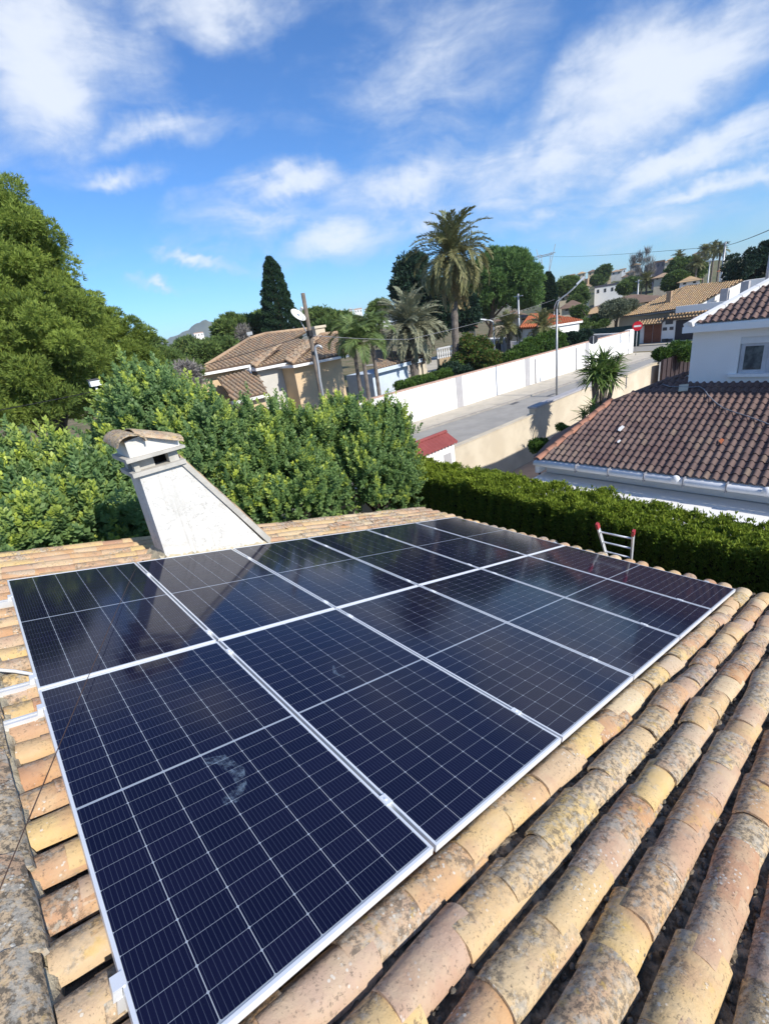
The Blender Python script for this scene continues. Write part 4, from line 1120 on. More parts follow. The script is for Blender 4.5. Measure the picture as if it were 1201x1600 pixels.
q = at(497, 524, D=39); cb = MB().box2((q[0] - .45, q[1] - .4, q[2] - 1.2), (q[0] + .45, q[1] + .4, at(497, 513, D=39)[2])); cb.box2((q[0] - .55, q[1] - .5, at(497, 513, D=39)[2]), (q[0] + .55, q[1] + .5, at(497, 509, D=39)[2])); cb.build('chimney', M_CREAM, nb)
q = at(391, 531, D=43); mbq = MB().tube([(q[0], q[1], q[2] - .2), (q[0], q[1], at(391, 521, D=43)[2])], .05, 6); mbq.box(at(390, 521, D=43), (.5, .05, .25)); mbq.build('aerial', M_GALV, nb)

az = 3.55
an = thing('garden_annex', 'low tiled annex with pale blue fascia below the silvery palm', 'outbuilding', at(620, 575, z=0) * np.array([1, 1, 0]))
ae = [at(586, 578, z=az), at(660, 559.5, z=az)]
an_r = [ae[0], ae[1], on_plane(657, 554, ae[0], np.array([0, -.22, 1.0])), on_plane(579, 549, ae[0], np.array([0, -.22, 1.0]))]
ribbed('roof', an_r, (ae[1] - ae[0]), .34, .12, M_OLDROOF, an)
M_BLUEFASCIA = plain('pale_blue_paint', (.55, .62, .70), (.50, .57, .66), 2, .8, .2)
dv = (ae[1] - ae[0]); dv /= np.linalg.norm(dv); pv = np.array([-dv[1], dv[0], 0])
MB().prism([ae[0] - pv * .05, ae[1] - pv * .05, ae[1] - pv * .05 - np.array([0, 0, .30]), ae[0] - pv * .05 - np.array([0, 0, .30])], pv * .08).build('fascia', M_BLUEFASCIA, an)
MB().prism([ae[0] + pv * .4 - np.array([0, 0, .3]), ae[0] + dv * 4.6 + pv * .4 - np.array([0, 0, .3]), ae[0] + dv * 4.6 + pv * .4 - np.array([0, 0, az]), ae[0] + pv * .4 - np.array([0, 0, az])], pv * 3).build('wall', M_BLUEFASCIA, an)
q = ae[0] + dv * 6.6 + pv * .3
MB().box2((q[0] - .25, q[1] - .25, 0), (q[0] + .25, q[1] + .25, az - .3)).build('pillar', M_CREAM, an)
q = ae[1] - dv * .4 + pv * .3
MB().box2((q[0] - .2, q[1] - .2, 0), (q[0] + .2, q[1] + .2, az - .3)).build('pillar', M_CREAM, an)
tz = 1.6
c = at(668, 572, z=tz)
tb = MB().prism([at(600, 596, z=tz), at(742, 566, z=tz), at(735, 556, z=tz), at(610, 570, z=tz)], (0, 0, -1.6)); structure('terrace', tb, M_PAVE)
pl_ = MB().prism([at(688, 574, z=tz + .02), at(722, 567, z=tz + .02), at(720, 561, z=tz + .02), at(684, 567, z=tz + .02)], (0, 0, .01)); structure('pool', pl_, M_POOL)
b0, b1 = at(684, 560, D=47), at(708, 555, D=47)
t = thing('balustrade', 'white balustrade beside the tall date palm trunk', 'balustrade', (b0[0], b0[1], tz))
for k in range(8):
    q = b0 + (b1 - b0) * k / 7
    MB().lathe((q[0], q[1], q[2] - .05), [(.09, 0), (.09, .08), (.05, .2), (.10, .45), (.05, .7), (.08, .8), (.08, .86)], 8).build('baluster', M_WHITEWALL, t, True)
MB().prism([b0 + np.array([0, -.12, .8]), b1 + np.array([0, -.12, .8]), b1 + np.array([0, .12, .8]), b0 + np.array([0, .12, .8])], (0, 0, .12)).build('rail', M_WHITEWALL, t)
MB().prism([b0 + np.array([0, -.15, -.06]), b1 + np.array([0, -.15, -.06]), b1 + np.array([0, .15, -.06]), b0 + np.array([0, .15, -.06])], (0, 0, -2)).build('base', M_ORANGEWALL, t)
for k, (x, y) in enumerate(((656, 566), (668, 563))):
    c = at(x, y + 4, D=43); t = thing('garden_chair', 'dark wooden garden chair %s' % ('nearer the annex roof' if k == 0 else 'nearer the white balustrade'), 'chair', c, 'garden chairs on the terrace')
    MB().box((c[0], c[1], c[2] + .45), (.5, .5, .05)).build('seat', M_WOODFRAME, t)
    MB().box((c[0] + .22, c[1] + .1, c[2] + .8), (.06, .5, .65)).build('backrest', M_WOODFRAME, t)
    for dx in (-.21, .21):
        for dy in (-.21, .21):
            MB().box((c[0] + dx, c[1] + dy, c[2] + .215), (.05, .05, .43)).build('leg', M_WOODFRAME, t)
    c2 = c

# ------------------------------------------------------------------ vegetation builders
FWD = CR[:, 2]
def mpp(p): return float(np.dot(np.asarray(p) - CAM, FWD)) / FPX            # metres in one photo pixel at the point p


def ell(px_, py_, D, rw, rh, rd=None):
    """An ellipsoid of a crown: centre as seen in the photograph at distance D, half sizes given in photo pixels there."""
    c = at(px_, py_, D=D); k = mpp(c)
    return (c, np.array([rw * k, (rd or rw) * k, rh * k]))


def clumps(rg, ells, n, rc, fill=.72, zlo=-1.0):
    """Centres of leaf clumps spread through the outer shell of a set of ellipsoids."""
    out = []
    vol = np.array([np.prod(r) ** (2 / 3) for _, r in ells]); vol /= vol.sum()
    for (c, r), w in zip(ells, vol):
        k = max(2, int(n * w)); d = sphere_pts(rg, k)
        d[:, 2] = np.where(d[:, 2] < zlo, -d[:, 2], d[:, 2])
        out.append(c + d * np.maximum(r - rc * .6, r * .45) * rg.uniform(*(fill if isinstance(fill, tuple) else (fill, 1.0)), (k, 1)))
    C = np.concatenate(out)
    return C, rc * rg.uniform(.65, 1.3, len(C))


def clump_shell(rg, C, R, per, squash=.75, up=.35):
    d = sphere_pts(rg, len(C) * per)
    c = np.repeat(C, per, 0); r = np.repeat(R, per)
    P = c + d * np.array([1, 1, squash]) * (r * rg.uniform(.45, 1.0, len(r)))[:, None]
    return P, unit(d + np.array([0, 0, up])), np.repeat(rg.uniform(.15, .85, len(C)), per)


def trunk(parent, base, top, r0, r1, mat=None, limbs=(), name='trunk', wob=.08, seed=0):
    r = random.Random(seed); base, top = np.asarray(base, float), np.asarray(top, float)
    n = 7; L = np.linalg.norm(top - base)
    path = [base + (top - base) * (i / n) + np.array([r.uniform(-1, 1), r.uniform(-1, 1), 0]) * wob * L * .2 * (0 < i < n) for i in range(n + 1)]
    mb = MB().tube(path, [r0 * (1.25 if i == 0 else 1) + (r1 - r0) * i / n for i in range(n + 1)], 9)
    o = mb.build(name, mat or M_BARK, parent, True)
    for e in limbs:
        e = np.asarray(e, float); s = path[r.randrange(3, n)]
        m1 = s + (e - s) * .45 + np.array([r.uniform(-.2, .2), r.uniform(-.2, .2), .12]) * np.linalg.norm(e - s) * .4
        MB().tube([s, m1, e], [r1 * .8, r1 * .55, r1 * .2], 6).build('limb', mat or M_BARK, parent, True)
    return o


def leafy_tree(name, label, cat, ells, mat, seed, n_cl, rc, per, m, ln, wd, spread=.9, base=None, trunk_r=.15, fresh=0.0, squash=.75, up=.35, group=None, zlo=-1.0, limbs=4, tmat=None, ttop=None, fill=.72):
    rg = np.random.default_rng(seed)
    c0 = np.mean([c for c, _ in ells], 0)
    zb = 0.0 if base is None else base[2]
    b = np.array([c0[0], c0[1], zb]) if base is None else np.asarray(base, float)
    t = thing(name, label, cat, b, group)
    C, R = clumps(rg, ells, n_cl, rc, fill, zlo)
    P, D, tint = clump_shell(rg, C, R, per, squash, up)
    leaf_object('crown', mat, *tufts(rg, P, D, m, ln, wd, spread, tint, fresh), parent=t)
    tp = c0 if ttop is None else np.asarray(ttop, float)
    idx = rg.choice(len(C), min(limbs, len(C)), replace=False)
    trunk(t, b, tp, trunk_r, trunk_r * .55, tmat, [C[i] for i in idx], seed=seed)
    return t


# ---- carob trees close behind the roof
def carob(label, ells, seed, n, mat, newp):
    """A carob: many upright leafy branch ends, each a bunch of shoots; the youngest shoots at the top are yellow green."""
    rg = np.random.default_rng(seed)
    c0 = np.mean([c for c, _ in ells], 0); b = np.array([c0[0], c0[1], 0.0])
    t = thing('carob_tree', label, 'tree', b, 'carob trees behind the tiled roof')
    vol = np.array([np.prod(r) ** (2 / 3) for _, r in ells]); vol /= vol.sum()
    out = []
    def shoots(P, D, sl, T, N, k=20): out.append(sprigs(rg, P, D, sl, k, .104, .55, T, N))
    BC = []
    for (c, r), w in zip(ells, vol):
        K = int(n * w / 17); d = sphere_pts(rg, K); d = np.where(d[:, 2:] < -.5, -d, d)
        bc = c + d * r * rg.uniform(.62, 1.02, (K, 1)); BC.append(bc)
        ax = unit(d * .55 + np.array([0, 0, .85]) + rg.normal(0, .16, (K, 3))); th_ = rg.uniform(.05, .95, K)
        young = (rg.random(K) < newp) & (d[:, 2] > -.25)
        for q, (per, jit) in enumerate(((11, .15), (8, .08))):
            P = np.repeat(bc, per, 0) + rg.normal(0, jit, (K * per, 3)) * np.array([1, 1, 1.25]) + np.repeat(ax, per, 0) * (.10 if q else -.08)
            D = unit(np.repeat(ax, per, 0) * (1.5 if q else .75) + unit(P - np.repeat(bc - ax * .25, per, 0)) + rg.normal(0, .15, (K * per, 3)))
            N = np.repeat(young, per) * (rg.uniform(.35, 1.0, K * per) if q else rg.uniform(.1, .6, K * per) * (rg.random(K * per) < .5))
            shoots(P, D, rg.uniform(.22, .40, K * per), np.repeat(th_, per) + rg.normal(0, .12, K * per), N)
    BC = np.concatenate(BC)
    k = 30; idx = np.argsort(-BC[:, 2])[:len(BC) // 3]; idx = rg.choice(idx, k)
    for q in range(3):
        shoots(BC[idx] + np.array([0, 0, .15 + .16 * q]) + rg.normal(0, .05, (k, 3)), unit(np.array([0, 0, 1.0]) + rg.normal(0, .18, (k, 3))), rg.uniform(.25, .5, k), rg.uniform(.3, .9, k), rg.uniform(0, 1, k) * (rg.random(k) < .6))
    if seed == 33:                                                    # one yellowing bough low in the middle tree
        k = 34; yb_ = at(432, 772, D=9.7)
        shoots(yb_ + rg.normal(0, .12, (k, 3)), unit(rg.normal(0, .6, (k, 3)) + np.array([0, -.5, .6])), rg.uniform(.15, .3, k), rg.uniform(.5, .9, k), rg.uniform(.7, 1.3, k), 16)
    leaf_object('crown', mat, *[np.concatenate(a) for a in zip(*out)], parent=t, bend=.12)
    for q in range(3):
        e = BC[rg.integers(len(BC))] * .5 + c0 * .5
        trunk(t, b + np.array([.25 * math.cos(q * 2.1), .25 * math.sin(q * 2.1), 0]), e, .11, .04, M_BARK, [BC[rg.integers(len(BC))] for _ in range(5)], seed=seed + q)
    return t


carob('broad carob tree left of the chimney with yellow tipped shoots', [ell(10, 828, 9.0, 85, 108, 95), ell(105, 820, 8.8, 85, 98, 90), ell(60, 792, 9.6, 75, 70, 75), ell(165, 822, 8.9, 60, 92, 70), ell(-90, 832, 9.2, 90, 105, 90), ell(30, 850, 8.2, 130, 45, 60), ell(150, 850, 8.2, 80, 45, 55)], 31, 4300, L_CAROB2, .55)
carob('tall carob tree rising behind the white chimney', [ell(244, 694, 11.2, 66, 84, 76), ell(200, 735, 11.2, 44, 54, 56), ell(320, 738, 10.6, 70, 88, 80), ell(258, 650, 11.6, 50, 48, 58), ell(290, 790, 9.9, 90, 66, 70)], 32, 4100, L_CAROB2, .55)
carob('dense middle carob tree in front of the villa roof', [ell(385, 742, 11.3, 65, 85, 75), ell(455, 735, 11.6, 70, 90, 80), ell(420, 765, 10.4, 85, 62, 75), ell(350, 790, 10.0, 60, 48, 60), ell(480, 785, 10.3, 60, 42, 55)], 33, 3800, L_CAROB, .48)
carob('right hand carob tree whose branches end beside the street wall', [ell(545, 724, 12.3, 62, 82, 75), ell(596, 728, 12.5, 42, 70, 62), ell(565, 755, 11.5, 80, 55, 72), ell(616, 765, 11.7, 34, 36, 46), ell(520, 698, 12.8, 50, 46, 55), ell(598, 684, 13.0, 30, 42, 46)], 34, 4000, L_CAROB, .48)

# ---- clipped cypress hedge
rg = np.random.default_rng(44)
hd = thing('hedge', 'long clipped green cypress hedge between the tiled roof and the white house', 'hedge', (9, 4, 0))
hy0, hy1 = -3.0, 10.3
def hx0(y): return 8.02 + (y - 1) * .072
def hx1(y): return hx0(y) + 1.2
def hz(x, y): return 2.84 + .05 * np.sin(y * 2.1) + .05 * np.sin(y * 5.3 + x * 4) + .03 * np.sin(x * 9 + y * 11)
n = 46000
y = rg.uniform(hy0, hy1, n); x = hx0(y) + rg.random(n) * 1.2
clm = .6 * np.sin(x * 5.0 + np.sin(y * 2.3) * 2) * np.sin(y * 4.1 + np.sin(x * 4) * 1.5) + .5 * np.sin(x * 13 + np.sin(y * 7) * 2) * np.sin(y * 11.1 + np.sin(x * 9) * 2)
hole = rg.random(n) > np.clip((-.55 - clm) * 3, 0, .85)
z = hz(x, y) + .07 * clm - rg.random(n) ** 2 * .14
z = z + .06 * clm; top_ = np.stack([x, y, z], 1)[hole]; tD = unit(np.array([0, 0, .75]) + rg.normal(0, .45, (len(top_), 3))); tt = .55 + .42 * clm[hole]
m = 52000; y = rg.uniform(hy0, hy1, m); zz_ = 2.84 * rg.random(m) ** .7; st = .05 * np.sin(y * 19 + np.sin(zz_ * 3) * 1.2) + .03 * np.sin(y * 43 + zz_ * 2)
x = hx0(y) + .02 + st - .03 * np.sin(zz_ * 4 + y) + rg.random(m) ** 2 * .12
fr = np.stack([x, y, zz_], 1); fD = unit(np.stack([-.45 + rg.normal(0, .3, m), rg.normal(0, .3, m), .85 + 0 * x], 1)); ft_ = .35 + st * 4
k = 9000; y = rg.uniform(hy0, hy1, k); bk = np.stack([hx1(y) - rg.random(k) * .1, y, 2.9 * rg.random(k)], 1); bD = unit(np.array([.5, 0, .8]) + rg.normal(0, .3, (k, 3)))
k2 = 3500; zz2 = 2.9 * rg.random(k2); x = hx0(hy1) + rg.random(k2) * 1.2; en = np.stack([x, hy1 - rg.random(k2) * .1, zz2], 1); eD = unit(np.array([0, .5, .8]) + rg.normal(0, .3, (k2, 3)))
k3 = 700; y = rg.uniform(hy0, hy1, k3); x = hx0(y) + rg.random(k3) * 1.2                      # stray shoots the shears missed
ss = np.stack([x, y, hz(x, y) + rg.random(k3) ** 2 * .13], 1); sD = unit(np.array([0, 0, 1.3]) + rg.normal(0, .3, (k3, 3)))
Pn = np.concatenate([top_, fr, bk, en, ss]); Dn = np.concatenate([tD, fD, bD, eD, sD]); Tn = np.concatenate([tt, ft_, np.full(k, .4), np.full(k2, .4), np.full(k3, .8)])
c_, a_, N_, L_, W_, t_ = tufts(rg, Pn, Dn, 3, .085, .024, .6, Tn, .07)
leaf_object('foliage', L_HEDGE, c_, a_, N_, L_, W_, t_, parent=hd)
M_HEDGEIN = plain('hedge_dark_core', (.020, .026, .010), (.035, .03, .016), 8, .95, .1, bstr=.8, bdist=.05)
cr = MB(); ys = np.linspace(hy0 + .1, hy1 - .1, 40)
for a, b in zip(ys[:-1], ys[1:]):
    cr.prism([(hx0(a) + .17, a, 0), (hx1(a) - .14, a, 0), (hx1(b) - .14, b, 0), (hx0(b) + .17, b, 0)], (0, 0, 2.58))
cr.build('dark_core', M_HEDGEIN, hd, kind='stuff')  # solid dark core added inside the hedge to block light

# ---- the big pine at the left edge
def pine(label, ells, seed, n_cl, rc, per, mat, base, group=None, ln=.20, wd=.026, m=9, tr=.3, name='pine_tree', squash=.6, limbs=10, up=.5, zlo=-1, fill=.72):
    return leafy_tree(name, label, 'tree', ells, mat, seed, n_cl, rc, per, m, ln, wd, .95, base, tr, .05, squash, up, group, zlo, limbs, fill=fill)


pine('tall bushy pine filling the left edge of the view', [ell(-15, 330, 21, 70, 90), ell(20, 400, 20.5, 95, 85), ell(-40, 300, 22, 60, 75), ell(40, 470, 19.5, 95, 70), ell(-60, 430, 20, 120, 120), ell(75, 500, 19, 90, 62), ell(10, 540, 18.5, 120, 70), ell(-80, 560, 19, 110, 90), ell(60, 565, 18.5, 90, 55), ell(30, 625, 19, 110, 48), ell(-70, 640, 19.5, 100, 60), ell(110, 622, 20, 70, 40)], 51, 460, .58, 150, L_PINE, at(95, 700, D=19) * np.array([1, 1, 0]), ln=.15, wd=.022, squash=.62, fill=(.50, 1.22))
pine('lower pine with a pointed tip to the right of the tall pine', [ell(160, 520, 23, 34, 52), ell(185, 545, 22.5, 52, 52), ell(140, 575, 21.5, 60, 48), ell(215, 570, 23, 42, 46), ell(120, 530, 22.5, 45, 50), ell(195, 605, 21, 70, 30)], 52, 180, .52, 140, L_PINE, at(150, 700, D=22) * np.array([1, 1, 0]), ln=.15, wd=.022, squash=.62, fill=(.50, 1.22))
pine('mid green pine farther back right of the pointed pine', [ell(250, 572, 34, 44, 32), ell(228, 545, 36, 26, 28), ell(278, 582, 33, 34, 26), ell(225, 585, 33, 50, 30)], 53, 150, .7, 80, L_PINE_D, None, ln=.30, wd=.05)
for k, (lab, es, D_, nn_) in enumerate([
    ('round dark pine left of the tall cypress, nearest the villa ridge', [ell(365, 513, 62, 20, 20), ell(350, 518, 60, 12, 16)], 62, 70),
    ('second round dark pine touching the tall cypress', [ell(396, 510, 64, 24, 20), ell(408, 505, 66, 16, 16)], 64, 80),
    ('dark pine clump right of the satellite dish pole', [ell(498, 496, 80, 24, 14), ell(480, 498, 82, 14, 14), ell(518, 494, 80, 12, 9)], 80, 80),
    ('rounded pine above the feather palms near the far white houses', [ell(594, 482, 85, 15, 13), ell(585, 488, 84, 10, 8)], 85, 50),
    ('light green pine between the pole and the feather palms', [ell(532, 508, 55, 20, 18), ell(508, 518, 52, 18, 12)], 55, 70),
    ('low pine grove at the foot of the distant mountain', [ell(296, 543, 75, 24, 16), ell(325, 545, 72, 20, 13)], 75, 60),
    ('soft green pine tops behind the left end of the villa ridge', [ell(345, 545, 52, 22, 14), ell(320, 552, 50, 22, 14)], 50, 60)]):
    pine(lab, es, 60 + k, nn_, 1.1, 60, L_PINE_D, None, ln=.55, wd=.12, m=7, tr=.25, limbs=4)
leafy_tree('columnar_shrub_tree', 'leafless grey tree left of the villa ridge', 'tree', [ell(378, 524, 60, 10, 12)], L_BARE, 88, 16, .8, 30, 4, .6, .06, base=at(378, 560, D=60) * np.array([1, 1, 0]))

# ---- cypresses
def cypress(label, prof, D, seed, nt):
    """prof: list of (px, py, half width in px) from the top to the foot."""
    rg = np.random.default_rng(seed)
    pts = [at(x, y, D=D) for x, y, _ in prof]; k = mpp(pts[len(pts) // 2])
    b = pts[-1].copy(); b[2] = 0
    t = thing('cypress_tree', label, 'tree', b)
    zs = np.array([p[2] for p in pts]); rs = np.array([w * k for *_, w in prof]); X_ = np.array([p[0] for p in pts]); Y_ = np.array([p[1] for p in pts])
    o = np.argsort(zs); zs, rs, X_, Y_ = zs[o], rs[o], X_[o], Y_[o]
    z = rg.uniform(max(0, zs[0]), zs[-1], nt); w = np.interp(z, zs, rs); keep = rg.random(nt) < (w / rs.max()) ** .7; z, w = z[keep], w[keep]
    th = rg.uniform(0, 2 * np.pi, len(z))
    lump = 1 + .14 * np.sin(th * 5 + z * 1.7) * np.sin(z * 2.9 + th * 2) + .08 * np.sin(z * 7 + th * 3)
    rr_ = w * lump * (1 - .3 * rg.random(len(z)) ** 2.2)
    P = np.stack([np.interp(z, zs, X_) + rr_ * np.cos(th), np.interp(z, zs, Y_) + rr_ * np.sin(th), z], 1)
    D_ = unit(np.stack([np.cos(th) * .5, np.sin(th) * .5, 0 * z + 1], 1) + rg.normal(0, .25, (len(z), 3)))
    s_ = k * 7
    leaf_object('crown', L_CYP, *tufts(rg, P, D_, 4, s_ * .55, s_ * .14, .55, .5 + .4 * (lump - 1) / .2, .08), parent=t)
    MB().tube([b, pts[0] - np.array([0, 0, .5])], [rs.max() * .5, .08], 8).build('trunk', M_BARK, t, True)


cypress('tall dark cypress standing behind the villa roof', [(420, 403, 2), (423, 415, 9), (428, 440, 15), (432, 470, 21), (437, 500, 27), (441, 530, 30), (445, 560, 30)], 58, 71, 16000)
cypress('slim dark cypress right of the big stone pine', [(856, 427, 1.5), (856.5, 436, 6), (858, 455, 9), (859, 475, 10), (860, 490, 10), (861, 510, 9)], 88, 72, 7000)
leafy_tree('evergreen_tree', 'dark evergreen tree half hidden behind the tall date palm', 'tree', [ell(640, 428, 64, 22, 26), ell(632, 455, 63, 20, 24), ell(655, 470, 63, 34, 40), ell(690, 480, 62, 40, 42), ell(650, 410, 65, 14, 14), ell(720, 490, 62, 26, 34)], L_DARK, 73, 170, 1.2, 75, 6, .55, .17, base=at(660, 560, D=63) * np.array([1, 1, 0]), trunk_r=.3)
t = leafy_tree('stone_pine', 'broad umbrella shaped stone pine right of the tall palm', 'tree', [ell(785, 425, 76, 44, 34), ell(815, 440, 75, 30, 36), ell(760, 440, 75, 40, 38), ell(800, 410, 77, 26, 22), ell(830, 455, 76, 16, 22), ell(742, 455, 74, 26, 34), ell(775, 400, 78, 20, 14), ell(790, 462, 77, 40, 22), ell(745, 488, 78, 22, 18), ell(822, 470, 78, 22, 18)], L_STONE, 74, 330, 1.25, 90, 8, .50, .085, base=at(761, 520, D=75) * np.array([1, 1, 0]), trunk_r=.38, squash=.6, zlo=-.8, limbs=9, ttop=at(770, 455, D=75))
for k, (lab, es, D_) in enumerate([
    ('light green pine right of the slim cypress', [ell(888, 443, 120, 18, 10), ell(880, 450, 118, 14, 12), ell(902, 452, 118, 10, 12)], 120),
    ('bushy pine before the far white bungalow', [ell(905, 462, 110, 12, 14), ell(898, 470, 108, 9, 9)], 110),
    ('lone tree on the skyline above the white bungalow', [ell(940, 430, 190, 9, 11), ell(945, 422, 190, 6, 6), ell(932, 438, 188, 8, 6)], 190),
    ('dense dark tree at the right edge above the tan roof', [ell(1165, 415, 75, 32, 28), ell(1190, 400, 76, 26, 24), ell(1145, 428, 74, 16, 16), ell(1185, 425, 74, 34, 22), ell(1215, 395, 76, 24, 30)], 75),
    ('green shrub tree left of the tan roofed house', [ell(885, 520, 66, 34, 12), ell(925, 505, 68, 24, 10), ell(905, 488, 75, 14, 12), ell(940, 498, 70, 16, 10)], 66),
    ('broad dark tree among the hillside palms', [ell(1067, 420, 130, 26, 18), ell(1050, 432, 128, 18, 14), ell(1085, 425, 128, 18, 16)], 130),
    ('spreading tree below the hillside palms', [ell(1055, 437, 105, 17, 12), ell(1045, 445, 104, 10, 8)], 105),
    ('leafy tree behind the thin twiggy poplars', [ell(985, 445, 140, 14, 10), ell(975, 450, 138, 10, 8)], 140)]):
    leafy_tree('broadleaf_tree', lab, 'tree', es, L_DARK if 'dense dark' in lab else L_PINE_D, 80 + k, 110, .55 * D_ / 80, 45, 6, .36 * D_ / 80, .11 * D_ / 80, trunk_r=.22)
leafy_tree('olive_tree', 'silvery olive tree before the grey gabled house', 'tree', [ell(960, 482, 70, 22, 12), ell(978, 482, 71, 14, 11), ell(950, 490, 69, 12, 10)], L_OLIVE, 90, 80, .8, 70, 6, .34, .08, trunk_r=.2)
bt = leafy_tree('bare_tree', 'thin leafless poplars on the hillside', 'tree', [ell(989, 426, 160, 3, 22, 6), ell(998, 422, 160, 3, 26, 6), ell(1008, 420, 160, 3, 26, 6), ell(1015, 426, 160, 3, 20, 6)], L_BARE, 91, 70, .4, 14, 3, 1.9, .06, spread=.22, up=3.0, trunk_r=.2)

# ---- garden shrubs beyond the street wall
leafy_tree('photinia_bush', 'rounded garden bush with reddish young leaves beside the tall palm trunk', 'bush', [ell(742, 557, 47, 34, 30), ell(735, 540, 48, 24, 20), ell(760, 565, 46, 26, 22), ell(722, 570, 46, 22, 20)], L_SHRUB, 101, 130, .55, 90, 6, .20, .075, fresh=.22, trunk_r=.1)
leafy_tree('garden_shrub', 'bright green shrub before the orange roofed house', 'bush', [ell(838, 542, 52, 30, 20), ell(860, 535, 53, 22, 22), ell(818, 552, 50, 20, 16)], L_SHRUB, 102, 110, .6, 80, 6, .22, .075, trunk_r=.1)
leafy_tree('garden_shrub', 'yellowish low shrub at the foot of the pale street lamp', 'bush', [ell(800, 562, 49, 22, 14), ell(820, 560, 49, 16, 12)], L_SHRUB, 103, 60, .5, 80, 6, .20, .07, trunk_r=.08)
leafy_tree('garden_shrub', 'dark trimmed shrub below the green screen fence', 'bush', [ell(893, 530, 55, 20, 11), ell(912, 525, 56, 12, 9)], L_DARK, 104, 60, .5, 80, 6, .22, .08, trunk_r=.08)
leafy_tree('garden_shrub', 'low bright plants along the left end of the street wall', 'bush', [ell(660, 596, 40, 26, 9), ell(692, 586, 42, 20, 8), ell(632, 604, 38, 18, 8)], L_SHRUB, 105, 80, .4, 80, 6, .18, .06, trunk_r=.06)
leafy_tree('garden_shrub', 'dark low foliage at the tall palm foot', 'bush', [ell(700, 578, 44, 18, 10), ell(722, 582, 42, 14, 8)], L_DARK, 106, 50, .5, 70, 6, .25, .08, trunk_r=.06)
leafy_tree('garden_shrub', 'flowering green shrub over the dark brown screen wall', 'bush', [ell(1060, 545, 37, 16, 8), ell(1072, 552, 36, 10, 10), ell(1035, 553, 36, 14, 6)], L_SHRUB, 107, 60, .4, 80, 6, .17, .06, trunk_r=.06)
leafy_tree('garden_shrub', 'small rounded shrub at the lower corner of the white house', 'bush', [ell(838, 697, 16.5, 12, 10), ell(848, 694, 16.8, 8, 8)], L_SHRUB, 108, 40, .16, 90, 6, .08, .03, trunk_r=.04, base=at(842, 712, D=17) * np.array([1, 1, 0]))
leafy_tree('garden_shrub', 'reddish leafless creeper at the left end of the villa roof', 'bush', [ell(292, 590, 31, 16, 22), ell(278, 600, 30, 14, 16)], L_BARE, 109, 40, .6, 40, 5, .4, .05, trunk_r=.05)

# ---- palms
def frond_mesh(name, mat, L, droop, lift, nl, ll, wd, seed, dry=0.0, vee=.5, twist=0.0):
    """One feather leaf along +x: a bending midrib with leaflets on both sides."""
    rg = np.random.default_rng(seed); s = np.linspace(0, 1, 24)
    ang = lift - droop * s ** 1.35
    dx = np.cos(ang) * L / 23; dz = np.sin(ang) * L / 23
    X_ = np.concatenate([[0], np.cumsum(dx)[:-1]]); Z_ = np.concatenate([[0], np.cumsum(dz)[:-1]])
    t = np.repeat(np.linspace(.14, 1, nl), 2); sd = np.tile([1, -1], nl)
    px_ = np.interp(t, s, X_); pz_ = np.interp(t, s, Z_); an = np.interp(t, s, ang)
    T = np.stack([np.cos(an), 0 * an, np.sin(an)], 1); U = np.stack([-np.sin(an), 0 * an, np.cos(an)], 1); Sd = np.stack([0 * an, sd, 0 * an], 1)
    fw_ = .35 + .55 * t[:, None]
    A = unit(T * fw_ + Sd * (1.0 - .45 * t[:, None]) + U * vee * rg.uniform(.2, 1.1, (len(t), 1)) + np.array([0, 0, -.28]) + rg.normal(0, .10, (len(t), 3)))
    Ls = ll * np.sin(np.pi * (.12 + .80 * t)) ** .6 * rg.uniform(.85, 1.15, len(t))
    C = np.stack([px_, 0 * px_, pz_], 1) + A * Ls[:, None] * .5
    tint = np.stack([rg.uniform(.2, .9, len(t)), np.full(len(t), dry) + rg.uniform(0, .25, len(t))], 1)
    rt = np.linspace(0, 1, 15); rC = np.stack([np.interp(rt, s, X_), 0 * rt, np.interp(rt, s, Z_)], 1)
    mid = (rC[1:] + rC[:-1]) / 2; rA = rC[1:] - rC[:-1]
    C = np.concatenate([C, mid, mid]); A = np.concatenate([A, unit(rA), unit(rA)])
    N = np.concatenate([unit(U + rg.normal(0, .2, U.shape)), np.tile([0, 0, 1.0], (14, 1)), np.tile([0, 1.0, 0], (14, 1))])
    Ls = np.concatenate([Ls, np.full(28, np.linalg.norm(rA[0]) * 1.25)]); Wd = np.concatenate([np.full(len(t), wd), np.full(28, wd * 1.1)])
    tint = np.concatenate([tint, np.tile([.9, .55], (28, 1))])
    o = leaf_object(name, mat, C, A, N, Ls, Wd, tint, off=(0, 0, 0)); me = o.data
    bpy.data.objects.remove(o)
    return me


